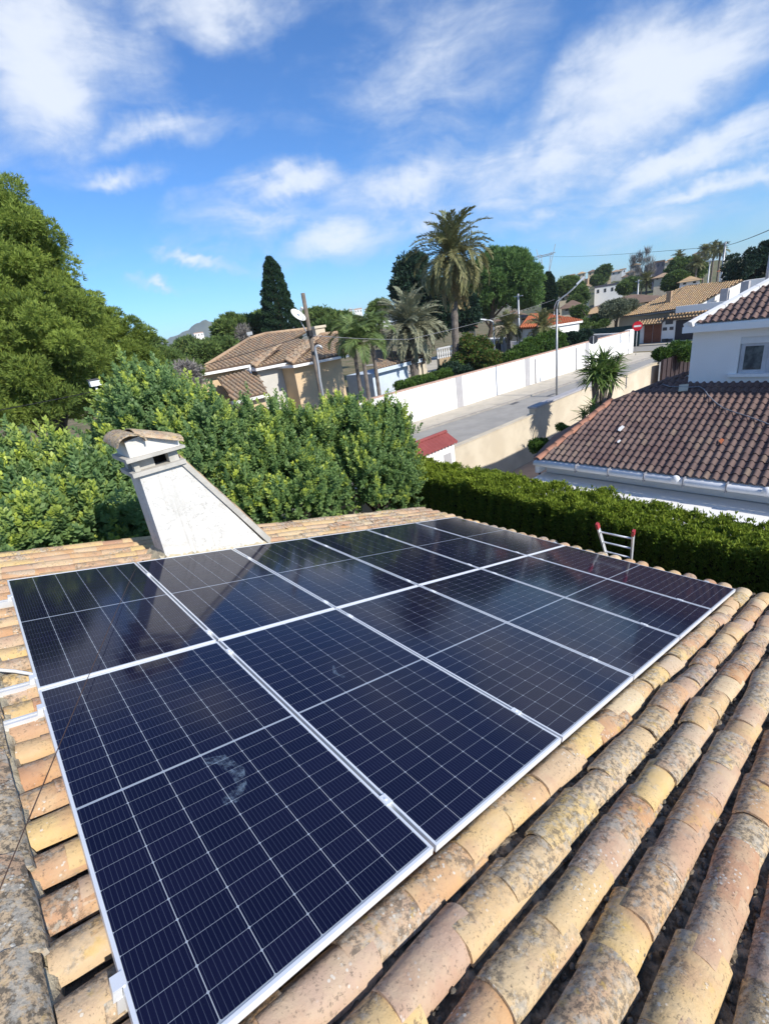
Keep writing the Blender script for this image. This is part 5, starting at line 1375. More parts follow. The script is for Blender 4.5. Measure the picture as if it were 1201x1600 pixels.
def palm(label, base, crown, r0, r1, sets, seed, lean=0.0, skirt=True, group=None, name='palm_tree'):
    """sets: (count, mesh list, lowest elevation, highest elevation) per ring of fronds."""
    r = random.Random(seed); base, crown = np.asarray(base, float), np.asarray(crown, float)
    t = thing(name, label, 'palm tree', base, group)
    n = 26; path = [base + (crown - base) * (i / n) for i in range(n + 1)]
    MB().tube(path, [(r0 + (r1 - r0) * (i / n)) * (1.06 if i % 2 else .95) for i in range(n + 1)], 10).build('trunk', M_PALMTRUNK, t, False)
    MB().lathe(crown - np.array([0, 0, r1 * 1.6]), [(r1 * .9, 0), (r1 * 1.5, r1), (r1 * 1.5, r1 * 1.8), (r1 * .6, r1 * 3)], 10).build('crown_base', M_BARK, t, True)
    for (cnt, ms_, e0, e1) in sets:
        for k in range(cnt):
            az_ = 2 * math.pi * (k + r.uniform(-.3, .3)) / cnt * 1.0 + cnt; el_ = r.uniform(e0, e1)
            o = bpy.data.objects.new('frond', r.choice(ms_)); COL.objects.link(o); o.parent = t
            o.matrix_basis = Matrix.Translation(Vector(crown - base) + Vector((0, 0, r.uniform(-.25, .1) * r1))) @ (Matrix.Rotation(az_, 3, 'Z') @ Matrix.Rotation(-el_, 3, 'Y') @ Matrix.Rotation(r.uniform(-.5, .5), 3, 'X') @ Matrix.Scale(r.uniform(.88, 1.1), 3)).to_4x4()
    return t


R_ = math.radians
fA = [frond_mesh('frond', L_PALM, 4.3, 1.5, .25, 58, .66, .085, 200 + k) for k in range(3)]
fB = [frond_mesh('frond', L_PALM, 4.4, 2.1, .2, 58, .66, .085, 210 + k, .16) for k in range(3)]
fC = [frond_mesh('frond', L_PALM, 4.2, .9, -.1, 50, .5, .07, 220 + k, 1.0) for k in range(3)]
pb = at(709, 596, D=47); pb[2] = 0
pc = at(706, 402, D=47); pb[:2] = pc[:2] + (pb[:2] - pc[:2]) * .6
palm('tall date palm with a skirt of drooping dry fronds above the street wall', pb, pc, .36, .30,
     [(16, fA, R_(62), R_(88)), (22, fA, R_(25), R_(60)), (26, fB, R_(-5), R_(28)), (22, fB, R_(-38), R_(-8)), (20, fC, R_(-78), R_(-48))], 7)
fD = [frond_mesh('frond', L_PALM_B, 3.4, 1.25, .3, 54, .58, .08, 230 + k) for k in range(3)]
fE = [frond_mesh('frond', L_PALM_B, 3.4, 1.7, .25, 54, .58, .08, 240 + k, .14) for k in range(3)]
pc2 = at(640, 512, D=42); pb2 = pc2.copy(); pb2[2] = 0
palm('silvery squat date palm rising behind the low annex roof', pb2, pc2, .40, .36, [(16, fD, R_(55), R_(86)), (22, fD, R_(20), R_(55)), (24, fE, R_(-10), R_(20)), (18, fE, R_(-50), R_(-12))], 8)
fF = [frond_mesh('frond', L_QPALM, 1.85, 2.2, .5, 46, .55, .05, 250 + k, .05, .2) for k in range(3)]
for k, (lab, x, y, D_, cnt) in enumerate([('drooping feather palm left of the annex roof', 550, 526, 31, 15), ('second feather palm touching the annex roof corner', 579, 520, 32, 15), ('third feather palm, lowest, over the villa eave', 564, 538, 30, 11)]):
    c = at(x, y, D=D_); b = c.copy(); b[2] = 0
    palm(lab, b, c, .14, .11, [(cnt, fF, R_(20), R_(75)), (cnt // 2 + 2, fF, R_(-30), R_(20))], 20 + k, group='feather palms beside the annex')
fG = [frond_mesh('frond', L_PALM, 2.0, 1.3, .3, 34, .5, .07, 260 + k, .1) for k in range(2)]
for k, (lab, x, y, D_, cnt, s) in enumerate([('short palm beside the white street lamp in the far garden', 793, 512, 58, 22, 1), ('palm among shrubs under the orange roof', 848, 512, 54, 20, 1),
        ('rounded hillside palm right of the white bungalow', 1010, 438, 120, 24, 1), ('tall hillside palm, rightmost of the skyline pair', 1125, 392, 135, 20, 1), ('tall hillside palm, left of the skyline pair', 1115, 390, 138, 20, 1),
        ('tall palm standing alone on the skyline', 1060, 403, 150, 20, 1), ('leaning skyline palm near the pylon wire', 1102, 393, 132, 20, 1), ('bushy palm in the dark hillside grove', 1088, 412, 125, 26, 1)]):
    c = at(x, y, D=D_); b = c.copy(); b[2] = 0
    palm(lab, b, c, .22, .18, [(cnt, fG, R_(20), R_(85)), (cnt, fG, R_(-50), R_(20))], 40 + k, group='distant garden palms')

# ---- yucca by the street
yk = at(938, 590, D=21.5); yb = yk.copy(); yb[2] = 0
yt = thing('yucca', 'spiky yucca with two stems before the sandy boundary wall', 'yucca', yb)
rgb = np.random.default_rng(9)
def blade_mesh(k):
    mb = MB(); n = 6; L = .78
    for i in range(n + 1):
        s = i / n; w = .050 * (1 - s) ** .6 * (1 if i else .7) + .002; z = -.10 * s * s * L * (k + 1)
        mb.v += [(s * L, -w, z + w * .5), (s * L, 0, z - w * .1), (s * L, w, z + w * .5)]
    for i in range(n):
        for q in (0, 1): mb.f.append((3 * i + q, 3 * i + q + 1, 3 * i + q + 4, 3 * i + q + 3))
    me = mb.mesh('leaf', L_YUCCA); ca_ = me.color_attributes.new('tint', 'FLOAT_COLOR', 'POINT')
    ca_.data.foreach_set('color', np.tile([rgb.uniform(.2, .8), .0, 0, 1], len(mb.v)).astype(np.float32)); return me
blades = [blade_mesh(k * .6) for k in range(5)]
heads = [(at(930, 580, D=21.3), 1.08, 140), (at(950, 582, D=21.6), 1.05, 125), (at(942, 564, D=21.8), 1.05, 110), (at(968, 558, D=22.0), .6, 34), (at(925, 562, D=21.5), .8, 40), (at(912, 648, D=20.4), .75, 36), (at(926, 634, D=20.8), .75, 40)]
ry = random.Random(4)
for hi, (c, s, cnt) in enumerate(heads):
    foot = yb + np.array([(-.25 if hi % 2 else .2), .1 * hi * .3, 0]); foot[2] = 0
    if hi in (5, 6): foot = np.array([c[0] + .1, c[1], 0])
    MB().tube([foot, foot + (c - foot) * .55 + np.array([0, 0, .1]), c], [.13, .10, .08], 8).build('stem', M_PALMTRUNK, yt, True)
    for k in range(cnt):
        el_ = math.asin(ry.uniform(-.75, .98)); az_ = ry.uniform(0, 6.283)
        o = bpy.data.objects.new('leaf', ry.choice(blades)); COL.objects.link(o); o.parent = yt
        o.matrix_basis = Matrix.Translation(Vector(c - yb) + Vector((0, 0, ry.uniform(-.25, .1)))) @ (Matrix.Rotation(az_, 3, 'Z') @ Matrix.Rotation(-el_, 3, 'Y') @ Matrix.Rotation(ry.uniform(-.4, .4), 3, 'X') @ Matrix.Scale(s * ry.uniform(.85, 1.1), 3)).to_4x4()
c = at(818 + 8, 667, Y=11.1)
leafy_tree('garden_shrub', 'thin leafy sprig growing against the sandy wall beside the orange hip tiles', 'bush', [ell(875, 667, 17.2, 7, 4), ell(882, 672, 17.2, 6, 4)], L_SHRUB, 110, 12, .1, 30, 5, .09, .03, trunk_r=.02)

# ------------------------------------------------------------------ poles, lamps, signs, wires
q = at(473, 458, D=22); b = at(498, 598, D=22); b = q + (b - q) * (q[2] / (q[2] - b[2]))
dp = thing('utility_pole', 'weathered leaning pole rising before the villa roof', 'pole', (q[0], q[1], 0))
MB().tube([(b[0], b[1], 0), tuple(q)], [.11, .085], 10).build('pole_shaft', M_WOODPOLE, dp, True)
cl = at(484, 521, D=21.9); MB().tube([cl - np.array([0, 0, .12]), cl + np.array([0, 0, .12])], .14, 8).build('cable_clamp', M_CABLE, dp)
c = at(465.5, 493, D=21.75); kk = mpp(c)
ds = thing('satellite_dish', 'round white satellite dish fixed to the leaning pole', 'satellite dish', c)
aim = Vector((.20, -.63, .58)).normalized(); Rq = aim.to_track_quat('Z', 'Y').to_matrix()
pr = [(0.0, -.0)] + [(r_, .35 * r_ * r_) for r_ in np.linspace(.06, .34, 7)]
pr2 = pr + [(.35, pr[-1][1] + .005)] + [(r_, z_ - .02) for r_, z_ in pr[::-1]]
smooth_by_angle(MB().lathe(c, pr2, 26, Rq).build('reflector', M_DISH, ds), 50)
f0 = Vector(c) + aim * .34; MB().tube([Vector(c) + Rq @ Vector((0, -.32, .04)), f0], .014, 6).build('feed_arm', M_GALV, ds); MB().box(f0, (.09, .09, .14), Rq).build('feed_horn', M_DISH, ds)
pq = q + (b - q) * .225; MB().tube([Vector(c) - aim * .03, Vector(pq)], .03, 6).build('mount_arm', M_GALV, ds)
c0 = at(500, 600, D=21.6); pts = [at(x, y, D=21.6) for x, y in ((499.5, 592), (497, 570), (493, 549), (492.5, 544), (494, 541), (497.5, 540), (501, 541.5), (503, 545))]
t = thing('gooseneck_pipe', 'silver pipe with a hooked top at the foot of the leaning pole', 'pipe', (pts[0][0], pts[0][1], 0))
MB().tube([(pts[0][0] + .02, pts[0][1], 0)] + pts, .060, 8).build('pipe_run', M_GALV, t, True)

c = at(148.5, 599, D=13); b = at(168, 656, D=13); b = c + (b - c) * (c[2] / (c[2] - b[2]))
t = thing('garden_lamp', 'slim garden lamp with a square white head before the big pine', 'lamp', (b[0], b[1], 0))
MB().tube([(b[0], b[1], 0), tuple(c)], .026, 8).build('lamp_post', M_WHITEPLASTIC, t, True)
MB().prism([c + np.array(v_) for v_ in ((-.11, -.09, -.06), (.11, -.09, -.06), (.11, .09, -.06), (-.11, .09, -.06))], (0, 0, .13)).build('lamp_head', M_WHITEPLASTIC, t)
MB().prism([c + np.array(v_) for v_ in ((-.13, -.11, .071), (.13, -.11, .071), (.13, .11, .071), (-.13, .11, .071))], (0, 0, .03)).build('lamp_cap', M_SIGNGREY, t)


def street_lamp(label, base_px, pts_px, D, r, head=True, mat=None):
    b = at(*base_px, D=D); b[2] = 0; P = [b] + [at(x, y, D=D) for x, y in pts_px]
    P[0][:2] = P[1][:2]
    t = thing('street_lamp', label, 'street lamp', P[0])
    MB().tube(P[:2], [r * 1.3, r], 8).build('lamp_post', mat or M_GALV, t, True)
    MB().tube(P[1:], [r * .8] * (len(P) - 1), 8).build('lamp_arm', mat or M_GALV, t, True)
    e, d = Vector(P[-1]), (Vector(P[-1]) - Vector(P[-2])).normalized(); s_ = d.cross(Vector((0, 0, 1))).normalized(); w = s_.cross(d)
    if head:
        MB().prism([e - s_ * .10 - w * .03, e + s_ * .10 - w * .03, e + s_ * .06 + w * .10, e - s_ * .06 + w * .10], d * .62).build('lamp_head', M_WHITEPLASTIC, t)


street_lamp('tall street lamp with a long curved arm on the pavement before the white wall', (868, 603), [(869.5, 483), (871, 474), (874, 468), (879, 464), (886, 459), (894, 452), (901, 445)], 37.5, .065)
street_lamp('second curved street lamp behind the wall, left of the nearest one', (866, 520), [(865, 487), (866, 478), (869, 471), (876, 466)], 62, .07, False)
street_lamp('white street lamp with a short bent arm in the far garden street', (772.5, 560), [(770.5, 506), (769, 502), (765, 500.5), (759, 500)], 58, .075, True, M_WHITEPLASTIC)
for lab, x, y0, y1, D_, r in (('plain grey concrete pole left of the orange roof', 809, 459, 520, 60, .12), ('thin lattice pole on the hillside carrying the wire', 1133, 378, 420, 100, .16), ('thin pale pole behind the tan roof', 1109, 405, 445, 95, .10), ('short pale pole by the rounded hillside palm', 997, 437, 462, 105, .14)):
    q = at(x, y0, D=D_); t = thing('utility_pole', lab, 'pole', (q[0], q[1], 0))
    MB().tube([(q[0], q[1], 0), tuple(q)], [r * 1.2, r * .8], 8).build('pole_shaft', M_GALV, t, True)
    MB().box((q[0], q[1], q[2] - .25), (.12, 1.1, .10)).build('cross_arm', M_GALV, t)


def disc(mb, c, nrm, r, th, n=28):
    R = Vector(nrm).normalized().to_track_quat('Z', 'Y').to_matrix()
    return mb.lathe(c, [(0, th / 2), (r, th / 2), (r, -th / 2), (0, -th / 2)], n, R)


c = at(995.3, 509.5, D=57); face = CAM - c; face[2] = 0; face /= np.linalg.norm(face)
t = thing('no_entry_sign', 'red round no entry sign with white bar before the brown gate', 'road sign', (c[0], c[1], 0))
disc(MB(), c, face, .46, .03).build('sign_disc', M_SIGNRED, t)
sv = np.cross([0, 0, 1.0], face); f1 = c + face * .018
MB().prism([f1 - sv * .33 - np.array([0, 0, .085]), f1 + sv * .33 - np.array([0, 0, .085]), f1 + sv * .33 + np.array([0, 0, .085]), f1 - sv * .33 + np.array([0, 0, .085])], face * .004).build('white_bar', M_SIGNWHITE, t)
MB().tube([c - face * .06 - np.array([0, 0, c[2]]), c - face * .06 + np.array([0, 0, .4])], .035, 8).build('sign_post', M_GALV, t, True)
c = at(926.3, 531, D=43); dn_ = np.array([-.25, -.97, 0]); dn_ = np.array([face[0], face[1], 0])
t = thing('round_sign', 'dark back of a round road sign above the spiky yucca', 'road sign', (c[0], c[1], 0))
disc(MB(), c, dn_, .34, .02).build('sign_disc', M_SIGNGREY, t)
MB().tube([np.array([c[0], c[1], 0]) + dn_ * .04, c + dn_ * .04 + np.array([0, 0, .30])], .032, 8).build('sign_post', M_GALV, t, True)


def wire(label, pts, r, mat, sag, name='overhead_wire'):
    t = thing(name, label, 'wire', pts[0]); path = []
    for a, b in zip(pts[:-1], pts[1:]):
        a, b = np.asarray(a, float), np.asarray(b, float); L = np.linalg.norm(b - a)
        path += [a + (b - a) * s - np.array([0, 0, sag * L * 4 * s * (1 - s)]) for s in np.linspace(0, 1, 13)[:-1]]
    path.append(np.asarray(pts[-1], float)); MB().tube(path, r, 5).build('strand', mat, t, True)


wire('dark cable sagging from the left edge across the villa roof to the leaning pole', [at(-60, 652, D=15), at(253, 588, D=19), at(485, 522, D=21.9)], .013, M_CABLE, .006)
wire('pale cable running from the leaning pole past the palms to the street lamp', [at(486, 524, D=21.9), at(640, 530, D=32), at(866, 468, D=60)], .013, M_CABLE_G, .006)
wire('long overhead wire above the hillside from the right edge to the pylon', [at(1290, 318, D=40), at(1133, 384, D=100), at(838, 400, D=300)], .035, M_CABLE, .004)

# lattice pylon
c = at(852, 446, D=320); tz_ = at(852, 400, D=320)[2]
t = thing('pylon', 'faint lattice power pylon with splayed arms beyond the cypress', 'pylon', (c[0], c[1], 0))
k = mpp(c); sv = np.array([-c[1], c[0], 0]); sv = -sv / np.linalg.norm(sv)
P = lambda dx, z: np.array([c[0], c[1], 0]) + sv * dx * k + np.array([0, 0, z])
h = lambda y: at(852, y, D=320)[2]
mb = MB()
nodes = [((-4, 0), (-4, h(432))), ((4, 0), (4, h(432))), ((-4, h(432)), (-13, h(387))), ((4, h(432)), (14, h(384))), ((-4, h(432)), (-6, h(397))), ((4, h(432)), (8, h(395))), ((-20, h(399)), (14, h(397))), ((-10, h(401)), (10, h(399)))]
for (a, b) in nodes: mb.tube([P(*a), P(*b)], .20, 4)
for i in range(7):
    za, zb = h(432) * i / 7, h(432) * (i + 1) / 7; mb.tube([P(-4, za), P(4, zb)], .12, 4); mb.tube([P(4, za), P(-4, zb)], .12, 4)
for i in range(4):
    s0, s1 = i / 4, (i + 1) / 4
    for sg in (-1, 1): mb.tube([P(sg * (4 + 9 * s0), h(432 - 45 * s0)), P(sg * (4 + 3 * s1), h(432 - 36 * s1))], .10, 4)
mb.build('lattice', M_GALV, t)

# ------------------------------------------------------------------ houses across the crossing and on the hillside
GX = 64.3
gh = thing('tan_roof_house', 'white house with broad tan tiled roof, brown double gate and charcoal gate', 'house', (70, 20, 0))
pG = lambda x, y, X=GX: at(x, y, X=X)
yL, yR = pG(985, 520)[1], pG(1100, 520)[1]
zt1 = pG(1020, 504)[2]
MB().box2((GX, pG(1000, 510)[1], 0), (GX + .35, yR - 6, zt1)).build('front_wall', M_WHITEWALL, gh)
y0, y1 = pG(1005.5, 520)[1], pG(1033, 520)[1]; zb, zt_ = .12, pG(1020, 507)[2]
for k in range(2):
    ya, yb_ = y0 + (y1 - y0) * k / 2, y0 + (y1 - y0) * (k + 1) / 2
    MB().box2((GX - .07, ya - .03, zb), (GX - .01, yb_ + .03, zt_)).build('gate_leaf', M_GATEBROWN, gh)
y2, y3 = pG(1054, 520)[1], pG(1100, 520)[1]
MB().box2((GX - .06, y2, .2), (GX - .01, y3 - 3, pG(1060, 500)[2])).build('charcoal_gate', M_CHARCOAL, gh)
for (x, y, w, hgt) in ((1038, 514, .45, .35), (1048.5, 513, .40, .35), (1045, 503, .8, .5), (1038, 532, .7, .4), (1045, 532, .7, .4)):
    q = pG(x, y); MB().box2((GX - .05, q[1] - w / 2, q[2] - hgt / 2), (GX - .004, q[1] + w / 2, q[2] + hgt / 2)).build('meter_box', M_SIGNGREY, gh)
zc = zt_ + .1
ribbed('gate_canopy', [(GX - .75, pG(996, 506)[1], zc), (GX - .75, pG(1037, 506)[1], zc), (GX + .3, pG(1037, 506)[1], zc + .55), (GX + .3, pG(996, 506)[1], zc + .55)], (0, -1, 0), .32, .12, M_TANROOF, gh)
ribbed('gate_canopy', [(GX - .7, pG(1043, 500)[1], zc + .4), (GX - .7, yR - 5, zc + .4), (GX + .3, yR - 5, zc + .9), (GX + .3, pG(1043, 500)[1], zc + .9)], (0, -1, 0), .32, .12, M_TANROOF, gh)
e0 = at(1083, 479, D=67); e1 = at(954, 498, D=67); 
nT = np.array([-.33, .04, 1.0])
tp_ = [on_plane(x, y, e0, nT) for x, y in ((953, 497.5), (1082, 479), (1160, 437), (1112, 442), (1072, 446), (1045, 457), (1003, 478))]
ribbed('roof', tp_, tp_[1] - tp_[0], .25, .085, M_TANROOF, gh, .45)
MB().box2((tp_[0][0] + 1.2, min(tp_[1][1] - .5, tp_[0][1]), 0), (tp_[0][0] + 9, tp_[0][1] - .6, tp_[0][2] - .15)).build('wall', M_CREAM, gh)
q0, q1 = tp_[1] + np.array([0.3, -.15, -.12]), tp_[2] + np.array([0, -.15, -.12])
MB().prism([q0, q1, (q1[0], q1[1], 0), (q0[0], q0[1], 0)], (.25, .05, 0)).build('gable_wall', M_WHITEWALL, gh)
q2 = q1 + np.array([1.5, -9, -.1]); MB().prism([q1, q2, (q2[0], q2[1], 0), (q1[0], q1[1], 0)], (3, 0, 0)).build('wall', M_WHITEWALL, gh)
q = on_plane(1044, 472, e0, nT); MB().box2((q[0] - .25, q[1] - .25, q[2] - .3), (q[0] + .25, q[1] + .25, at(1044, 455, D=math.hypot(q[0], q[1]))[2])).build('chimney', M_OLDROOF, gh)
for (x, y) in ((1131, 463), (1163, 452)):
    q = at(x, y, D=68.5); MB().box2((q[0] - .4, q[1] - .35, 2), (q[0] + .4, q[1] + .35, q[2] + .8)).build('terrace_pillar', M_GREYPAINT, gh)
q = at(1110, 470, D=66); MB().box2((q[0], q[1] - 5, q[2] - .9), (q[0] + .3, q[1] + 3.4, q[2] - .2)).build('terrace_parapet', M_WHITEWALL, gh)

a, b = at(897, 517, D=66), at(1000, 507, D=64)
t = thing('screen_fence', 'dark green screen fence left of the no entry sign', 'fence', ((a[0] + b[0]) / 2, (a[1] + b[1]) / 2, 0))
for k in range(10):
    p, q = a + (b - a) * k / 10, a + (b - a) * (k + .985) / 10
    MB().prism([(p[0], p[1], .3), (q[0], q[1], .3), tuple(q), tuple(p)], (.06, 0, 0)).build('screen_panel', M_GREENFENCE, t)
a, b = at(915, 524, D=61), at(978, 522, D=60)
t = thing('grey_wall', 'low grey wall between the green screen fence and the white wall corner', 'wall', ((a[0] + b[0]) / 2, (a[1] + b[1]) / 2, 0))
MB().prism([(a[0], a[1], 0), (b[0], b[1], 0), tuple(b), tuple(a)], (.2, 0, 0)).build('wall_panel', M_GREYPAINT, t)
MB().prism([(a[0] - .03, a[1], a[2] + .001), (b[0] - .03, b[1], b[2] + .001), (b[0] + .24, b[1], b[2] + .001), (a[0] + .24, a[1], a[2] + .001)], (0, 0, .1)).build('coping', M_WHITEWALL, t)

# orange roofed bungalow
oh = thing('orange_roof_house', 'bungalow with bright orange hip roof beyond the white street wall', 'house', (56, 30, 0))
pk = at(854, 490, D=63); pkL = at(828, 491, D=66)
oe0, oe1, oe2 = at(811, 512.5, D=57), at(839, 511.5, D=55), at(910, 500.5, D=60)
ribbed('roof', [oe1, oe2, pk], (oe2 - oe1), .34, .11, M_ORANGEROOF, oh)
ribbed('roof', [oe0, oe1, pk, pkL], (oe1 - oe0), .34, .11, M_ORANGEROOF, oh)
MB().tube([oe1 + [0, 0, .06], pk + [0, 0, .08]], .13, 8).build('hip_ridge', M_COPING, oh, True)
MB().tube([pkL + [0, 0, .06], pk + [0, 0, .08]], .12, 8).build('ridge', M_COPING, oh, True)
pp = [oe0 * [1, 1, 0], oe1 * [1, 1, 0], oe2 * [1, 1, 0], (pk * [1, 1, 0]) + (pk - oe1) * [1, 1, 0] * .2]
cen = sum(pp) / 4; pp = [cen + (q - cen) * .9 for q in pp]
MB().prism(pp[::-1], (0, 0, float(oe1[2]) - .12)).build('wall', M_WHITEWALL, oh)
dv = (oe2 - oe1) / np.linalg.norm(oe2 - oe1)
MB().prism([oe1 - [0, 0, .02], oe2 - [0, 0, .02], oe2 - [0, 0, .22], oe1 - [0, 0, .22]], (.1, .05, 0)).build('eave_board', M_WHITEWALL, oh)

c0, c1 = at(760, 535, D=70), at(797, 533, D=66)
t = thing('garden_house', 'pale flat roofed garden house with dark door behind the reddish bush', 'outbuilding', ((c0[0] + c1[0]) / 2, c0[1], 0))
MB().prism([(c0[0], c0[1], 0), (c1[0], c1[1], 0), (c1[0] + 2.5, c1[1] + 2.5, 0), (c0[0] + 2.5, c0[1] + 2.5, 0)], (0, 0, c0[2] + .3)).build('wall', M_GREYPAINT, t)
q = at(776, 540, D=67.0); MB().box((q[0], q[1], q[2] - .5), (.5, .9, 2.2)).build('door', M_DARKWIN, t)
MB().prism([(c0[0] - .2, c0[1] - .2, c0[2] + .31), (c1[0] - .2, c1[1] - .2, c0[2] + .31), (c1[0] + 2.7, c1[1] + 2.7, c0[2] + .31), (c0[0] + 2.7, c0[1] + 2.7, c0[2] + .31)], (0, 0, .12)).build('roof', M_WHITEWALL, t)


def far_house(label, px_, py_base, D, w_px, h_px, roof_px, wallmat, roofmat, depth=9, flat=False, nwin=3, name='hillside_house', chimney=False, yaw=0.0):
    """A small house far off: walls, hip or flat roof with overhang, windows and a chimney, foot at py_base."""
    c = at(px_, py_base, D=D); k = mpp(c); w, hh, rh = w_px * k, h_px * k, roof_px * k
    f = c - CAM; f[2] = 0; f /= np.linalg.norm(f)
    cs, sn = math.cos(yaw), math.sin(yaw); f = np.array([f[0] * cs - f[1] * sn, f[0] * sn + f[1] * cs, 0])
    s = np.array([f[1], -f[0], 0])
    z0 = c[2]; t = thing(name, label, 'house', (c[0], c[1], z0), 'houses on the far hillside')
    Q = lambda a, b, z: c + s * a + f * b + np.array([0, 0, z])
    MB().prism([Q(-w / 2, 0, -6), Q(w / 2, 0, -6), Q(w / 2, depth, -6), Q(-w / 2, depth, -6)], (0, 0, hh + 6)).build('wall', wallmat, t)
    o = .5
    if flat:
        MB().prism([Q(-w / 2 - .1, -.1, hh + .002), Q(w / 2 + .1, -.1, hh + .002), Q(w / 2 + .1, depth + .1, hh + .002), Q(-w / 2 - .1, depth + .1, hh + .002)], (0, 0, .5)).build('roof', roofmat, t)
    else:
        e = [Q(-w / 2 - o, -o, hh), Q(w / 2 + o, -o, hh), Q(w / 2 + o, depth + o, hh), Q(-w / 2 - o, depth + o, hh)]
        i_ = min(w * .5, depth / 2); r0, r1 = Q(-w / 2 + i_ * .9, depth / 2, hh + rh), Q(w / 2 - i_ * .9 + .01, depth / 2, hh + rh)
        MB().add(e + [r0, r1], [(0, 1, 5, 4), (1, 2, 5), (2, 3, 4, 5), (3, 0, 4), (3, 2, 1, 0)]).build('roof', roofmat, t)
    for i in range(nwin):
        a = -w / 2 + w * (i + .5) / nwin; ww_ = min(.9, w / nwin * .3)
        MB().prism([Q(a - ww_ / 2, -.06, hh * .38), Q(a + ww_ / 2, -.06, hh * .38), Q(a + ww_ / 2, -.06, hh * .78), Q(a - ww_ / 2, -.06, hh * .78)], f * .05).build('window', M_DARKWIN, t)
    if chimney:
        q = Q(w * .2, depth * .4, hh); MB().box((q[0], q[1], q[2] + rh * .5 + .5), (.9, .9, rh + 1.4)).build('chimney', roofmat, t)


M_BROWNFLAT = plain('brown_flat_roof', (.22, .15, .11), (.18, .125, .095), 1, .9, .1)
M_SLATE = plain('dark_roof_edge', (.10, .10, .13), None, 1, .9, .1)
FH = [('long white bungalow with a dark roof on the hillside', 950, 461, 170, 40, 13, 4, M_WHITEWALL, M_SLATE, 9, True, 4),
      ('cream cottage with brown roof left of the white bungalow', 913, 461, 165, 13, 12, 5, M_CREAM, M_OLDROOF, 8, False, 2),
      ('small cream house half hidden behind the light green pine', 885, 472, 125, 22, 9, 4, M_CREAM, M_BROWNFLAT, 8, False, 2),
      ('grey gabled house left of the silvery olive tree', 930, 500, 80, 24, 10, 8, M_GREYWALL, M_TANROOF, 8, False, 2),
      ('broad brown roofed house behind the olive tree', 985, 478, 92, 110, 3, 12, M_CREAM, M_BROWNFLAT, 12, False, 5),
      ('brown roofed house left of the slim cypress', 800, 505, 90, 50, 6, 12, M_CREAM, M_BROWNFLAT, 10, False, 3),
      ('flat brown house on the right of the orange roof', 893, 487, 84, 30, 6, 10, M_CREAM, M_BROWNFLAT, 9, False, 2),
      ('white house with orange roof under the right skyline tree', 1135, 432, 110, 20, 9, 6, M_WHITEWALL, M_ORANGEROOF, 8, False, 2),
      ('pale house with tan gable beside the hillside grove', 1076, 446, 100, 26, 6, 7, M_WHITEWALL, M_TANROOF, 8, False, 2),
      ('dark terrace house on the skyline behind the bare poplars', 1028, 420, 190, 16, 9, 2, M_SLATE, M_BROWNFLAT, 9, True, 3),
      ('small orange roofed house beside the tall palm trunk', 733, 520, 78, 18, 5, 9, M_CREAM, M_ORANGEROOF, 8, False, 2),
      ('ochre house on the skyline right of the lone tree', 951, 437, 230, 5, 10, 3, M_ORANGEWALL, M_OLDROOF, 6, False, 1),
      ('low brown roof house in front of the rounded hillside palm', 1036, 437, 115, 26, 4, 6, M_CREAM, M_OLDROOF, 9, False, 3)]
for a in FH: far_house(*a, chimney=('cottage' in a[0]))
rh_ = random.Random(12)
sky_mats = [M_CREAM, M_WHITEWALL, M_GREYWALL, M_ORANGEWALL]; rf_m = [M_OLDROOF, M_BROWNFLAT, M_TANROOF]
ADJ = ['cream', 'white', 'grey', 'apricot']; RDJ = ['weathered tile', 'brown', 'tan tile']
k = 0
for (x, y) in ((893, 436), (908, 434), (925, 432), (962, 430), (972, 428), (977, 440), (984, 431), (992, 421), (1015, 428), (1040, 416), (1050, 412), (1090, 404), (1140, 405)):
    wm, rm = (k * 7 + 1) % 4, (k * 5) % 3; D_ = 240 + (k * 37) % 90
    far_house('tiny %s house with %s roof, number %s of the skyline row from the left' % (ADJ[wm], RDJ[rm], ['one', 'two', 'three', 'four', 'five', 'six', 'seven', 'eight', 'nine', 'ten', 'eleven', 'twelve', 'thirteen'][k]), x, y, D_, 9 + k % 4 * 2, 5 + k % 3, 3, sky_mats[wm], rf_m[rm], 7, k % 4 == 0, 2); k += 1
k = 0
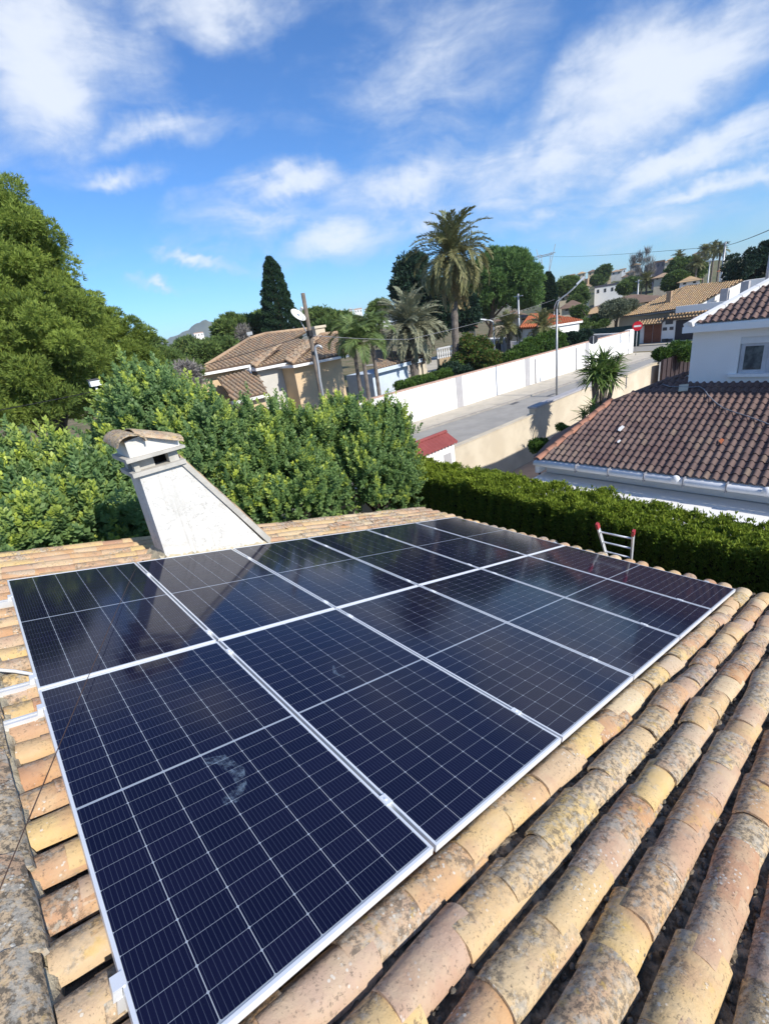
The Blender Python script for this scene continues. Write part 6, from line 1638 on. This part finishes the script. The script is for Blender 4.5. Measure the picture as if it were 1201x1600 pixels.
for (x, y, w) in ((532, 494, 8), (541, 497, 10), (560, 490, 12), (575, 489, 9), (603, 494, 12), (548, 490, 7), (312, 527, 14), (345, 520, 8), (528, 500, 6)):
    far_house('far white block between the treetops, %s' % ['leftmost of the gap by the pole', 'lower one in the gap by the pole', 'behind the feather palm tips', 'below the rounded pine', 'before the rounded pine', 'upper one in the gap by the pole', 'at the foot of the mountain', 'beside the round dark pine', 'lowest in the gap by the pole'][k], x, y, 200 + 25 * k, w, 6, 2, M_WHITEWALL, M_GREYWALL if k % 2 else M_COPING, 8, k % 2 == 0, 3, 'far_block'); k += 1

# hillside and mountain
rgh = np.random.default_rng(77)
def terrain(name, az0, az1, r0, r1, na, nr, hf, mat):
    mb = MB(); 
    for j in range(nr + 1):
        for i in range(na + 1):
            a = math.radians(az0 + (az1 - az0) * i / na); r = r0 + (r1 - r0) * j / nr
            mb.v.append((r * math.cos(a), r * math.sin(a), hf(math.degrees(a), j / nr)))
    w = na + 1
    mb.f = [(j * w + i, j * w + i + 1, (j + 1) * w + i + 1, (j + 1) * w + i) for j in range(nr) for i in range(na)]
    mb.f = [q[::-1] for q in mb.f]
    structure(name, mb, mat, True)
def hill_h(a, t):
    sm = lambda x: max(0, min(1, x)) ** 2 * (3 - 2 * max(0, min(1, x)))
    side = sm((34 - a) / 12) * sm((a + 45) / 25)
    return -.4 + side * sm(t * 1.35) * (12.5 + .8 * math.sin(a * .9) + .6 * math.sin(a * 2.3 + t * 9)) - 30 * max(0, t - .85)
terrain('hillside', -45, 40, 95, 420, 60, 14, hill_h, M_HILL)
def mount_h(a, t):
    g = lambda c, w: math.exp(-((a - c) / w) ** 2)
    p = 70 * g(67.0, 1.9) + 62 * g(64.2, 2.6) + 60 * g(69.4, 3.0) + 40 * g(73, 4) + 34 * g(60, 5)
    return math.sin(math.pi * min(1, t)) ** .8 * p * (1 + .025 * math.sin(a * 5) + .012 * math.sin(a * 11 + t * 5)) - 2
terrain('mountain', 45, 88, 1900, 2900, 130, 10, mount_h, M_MOUNT)

# ------------------------------------------------------------------ air
hb = MB().box2((-3050, -450, -3.0), (6050, 6050, 90))
hz_m = bpy.data.materials.new('haze_air'); hz_m.use_nodes = True
ht = NT(hz_m.node_tree); ht.n.clear()
pvn = ht.node('ShaderNodeVolumePrincipled'); pvn.inputs['Color'].default_value = (.82, .90, 1.0, 1); pvn.inputs['Density'].default_value = .00018
ho = ht.node('ShaderNodeOutputMaterial'); ht.l.new(pvn.outputs[0], ho.inputs['Volume'])
hb.build('haze', hz_m, None, kind='stuff')
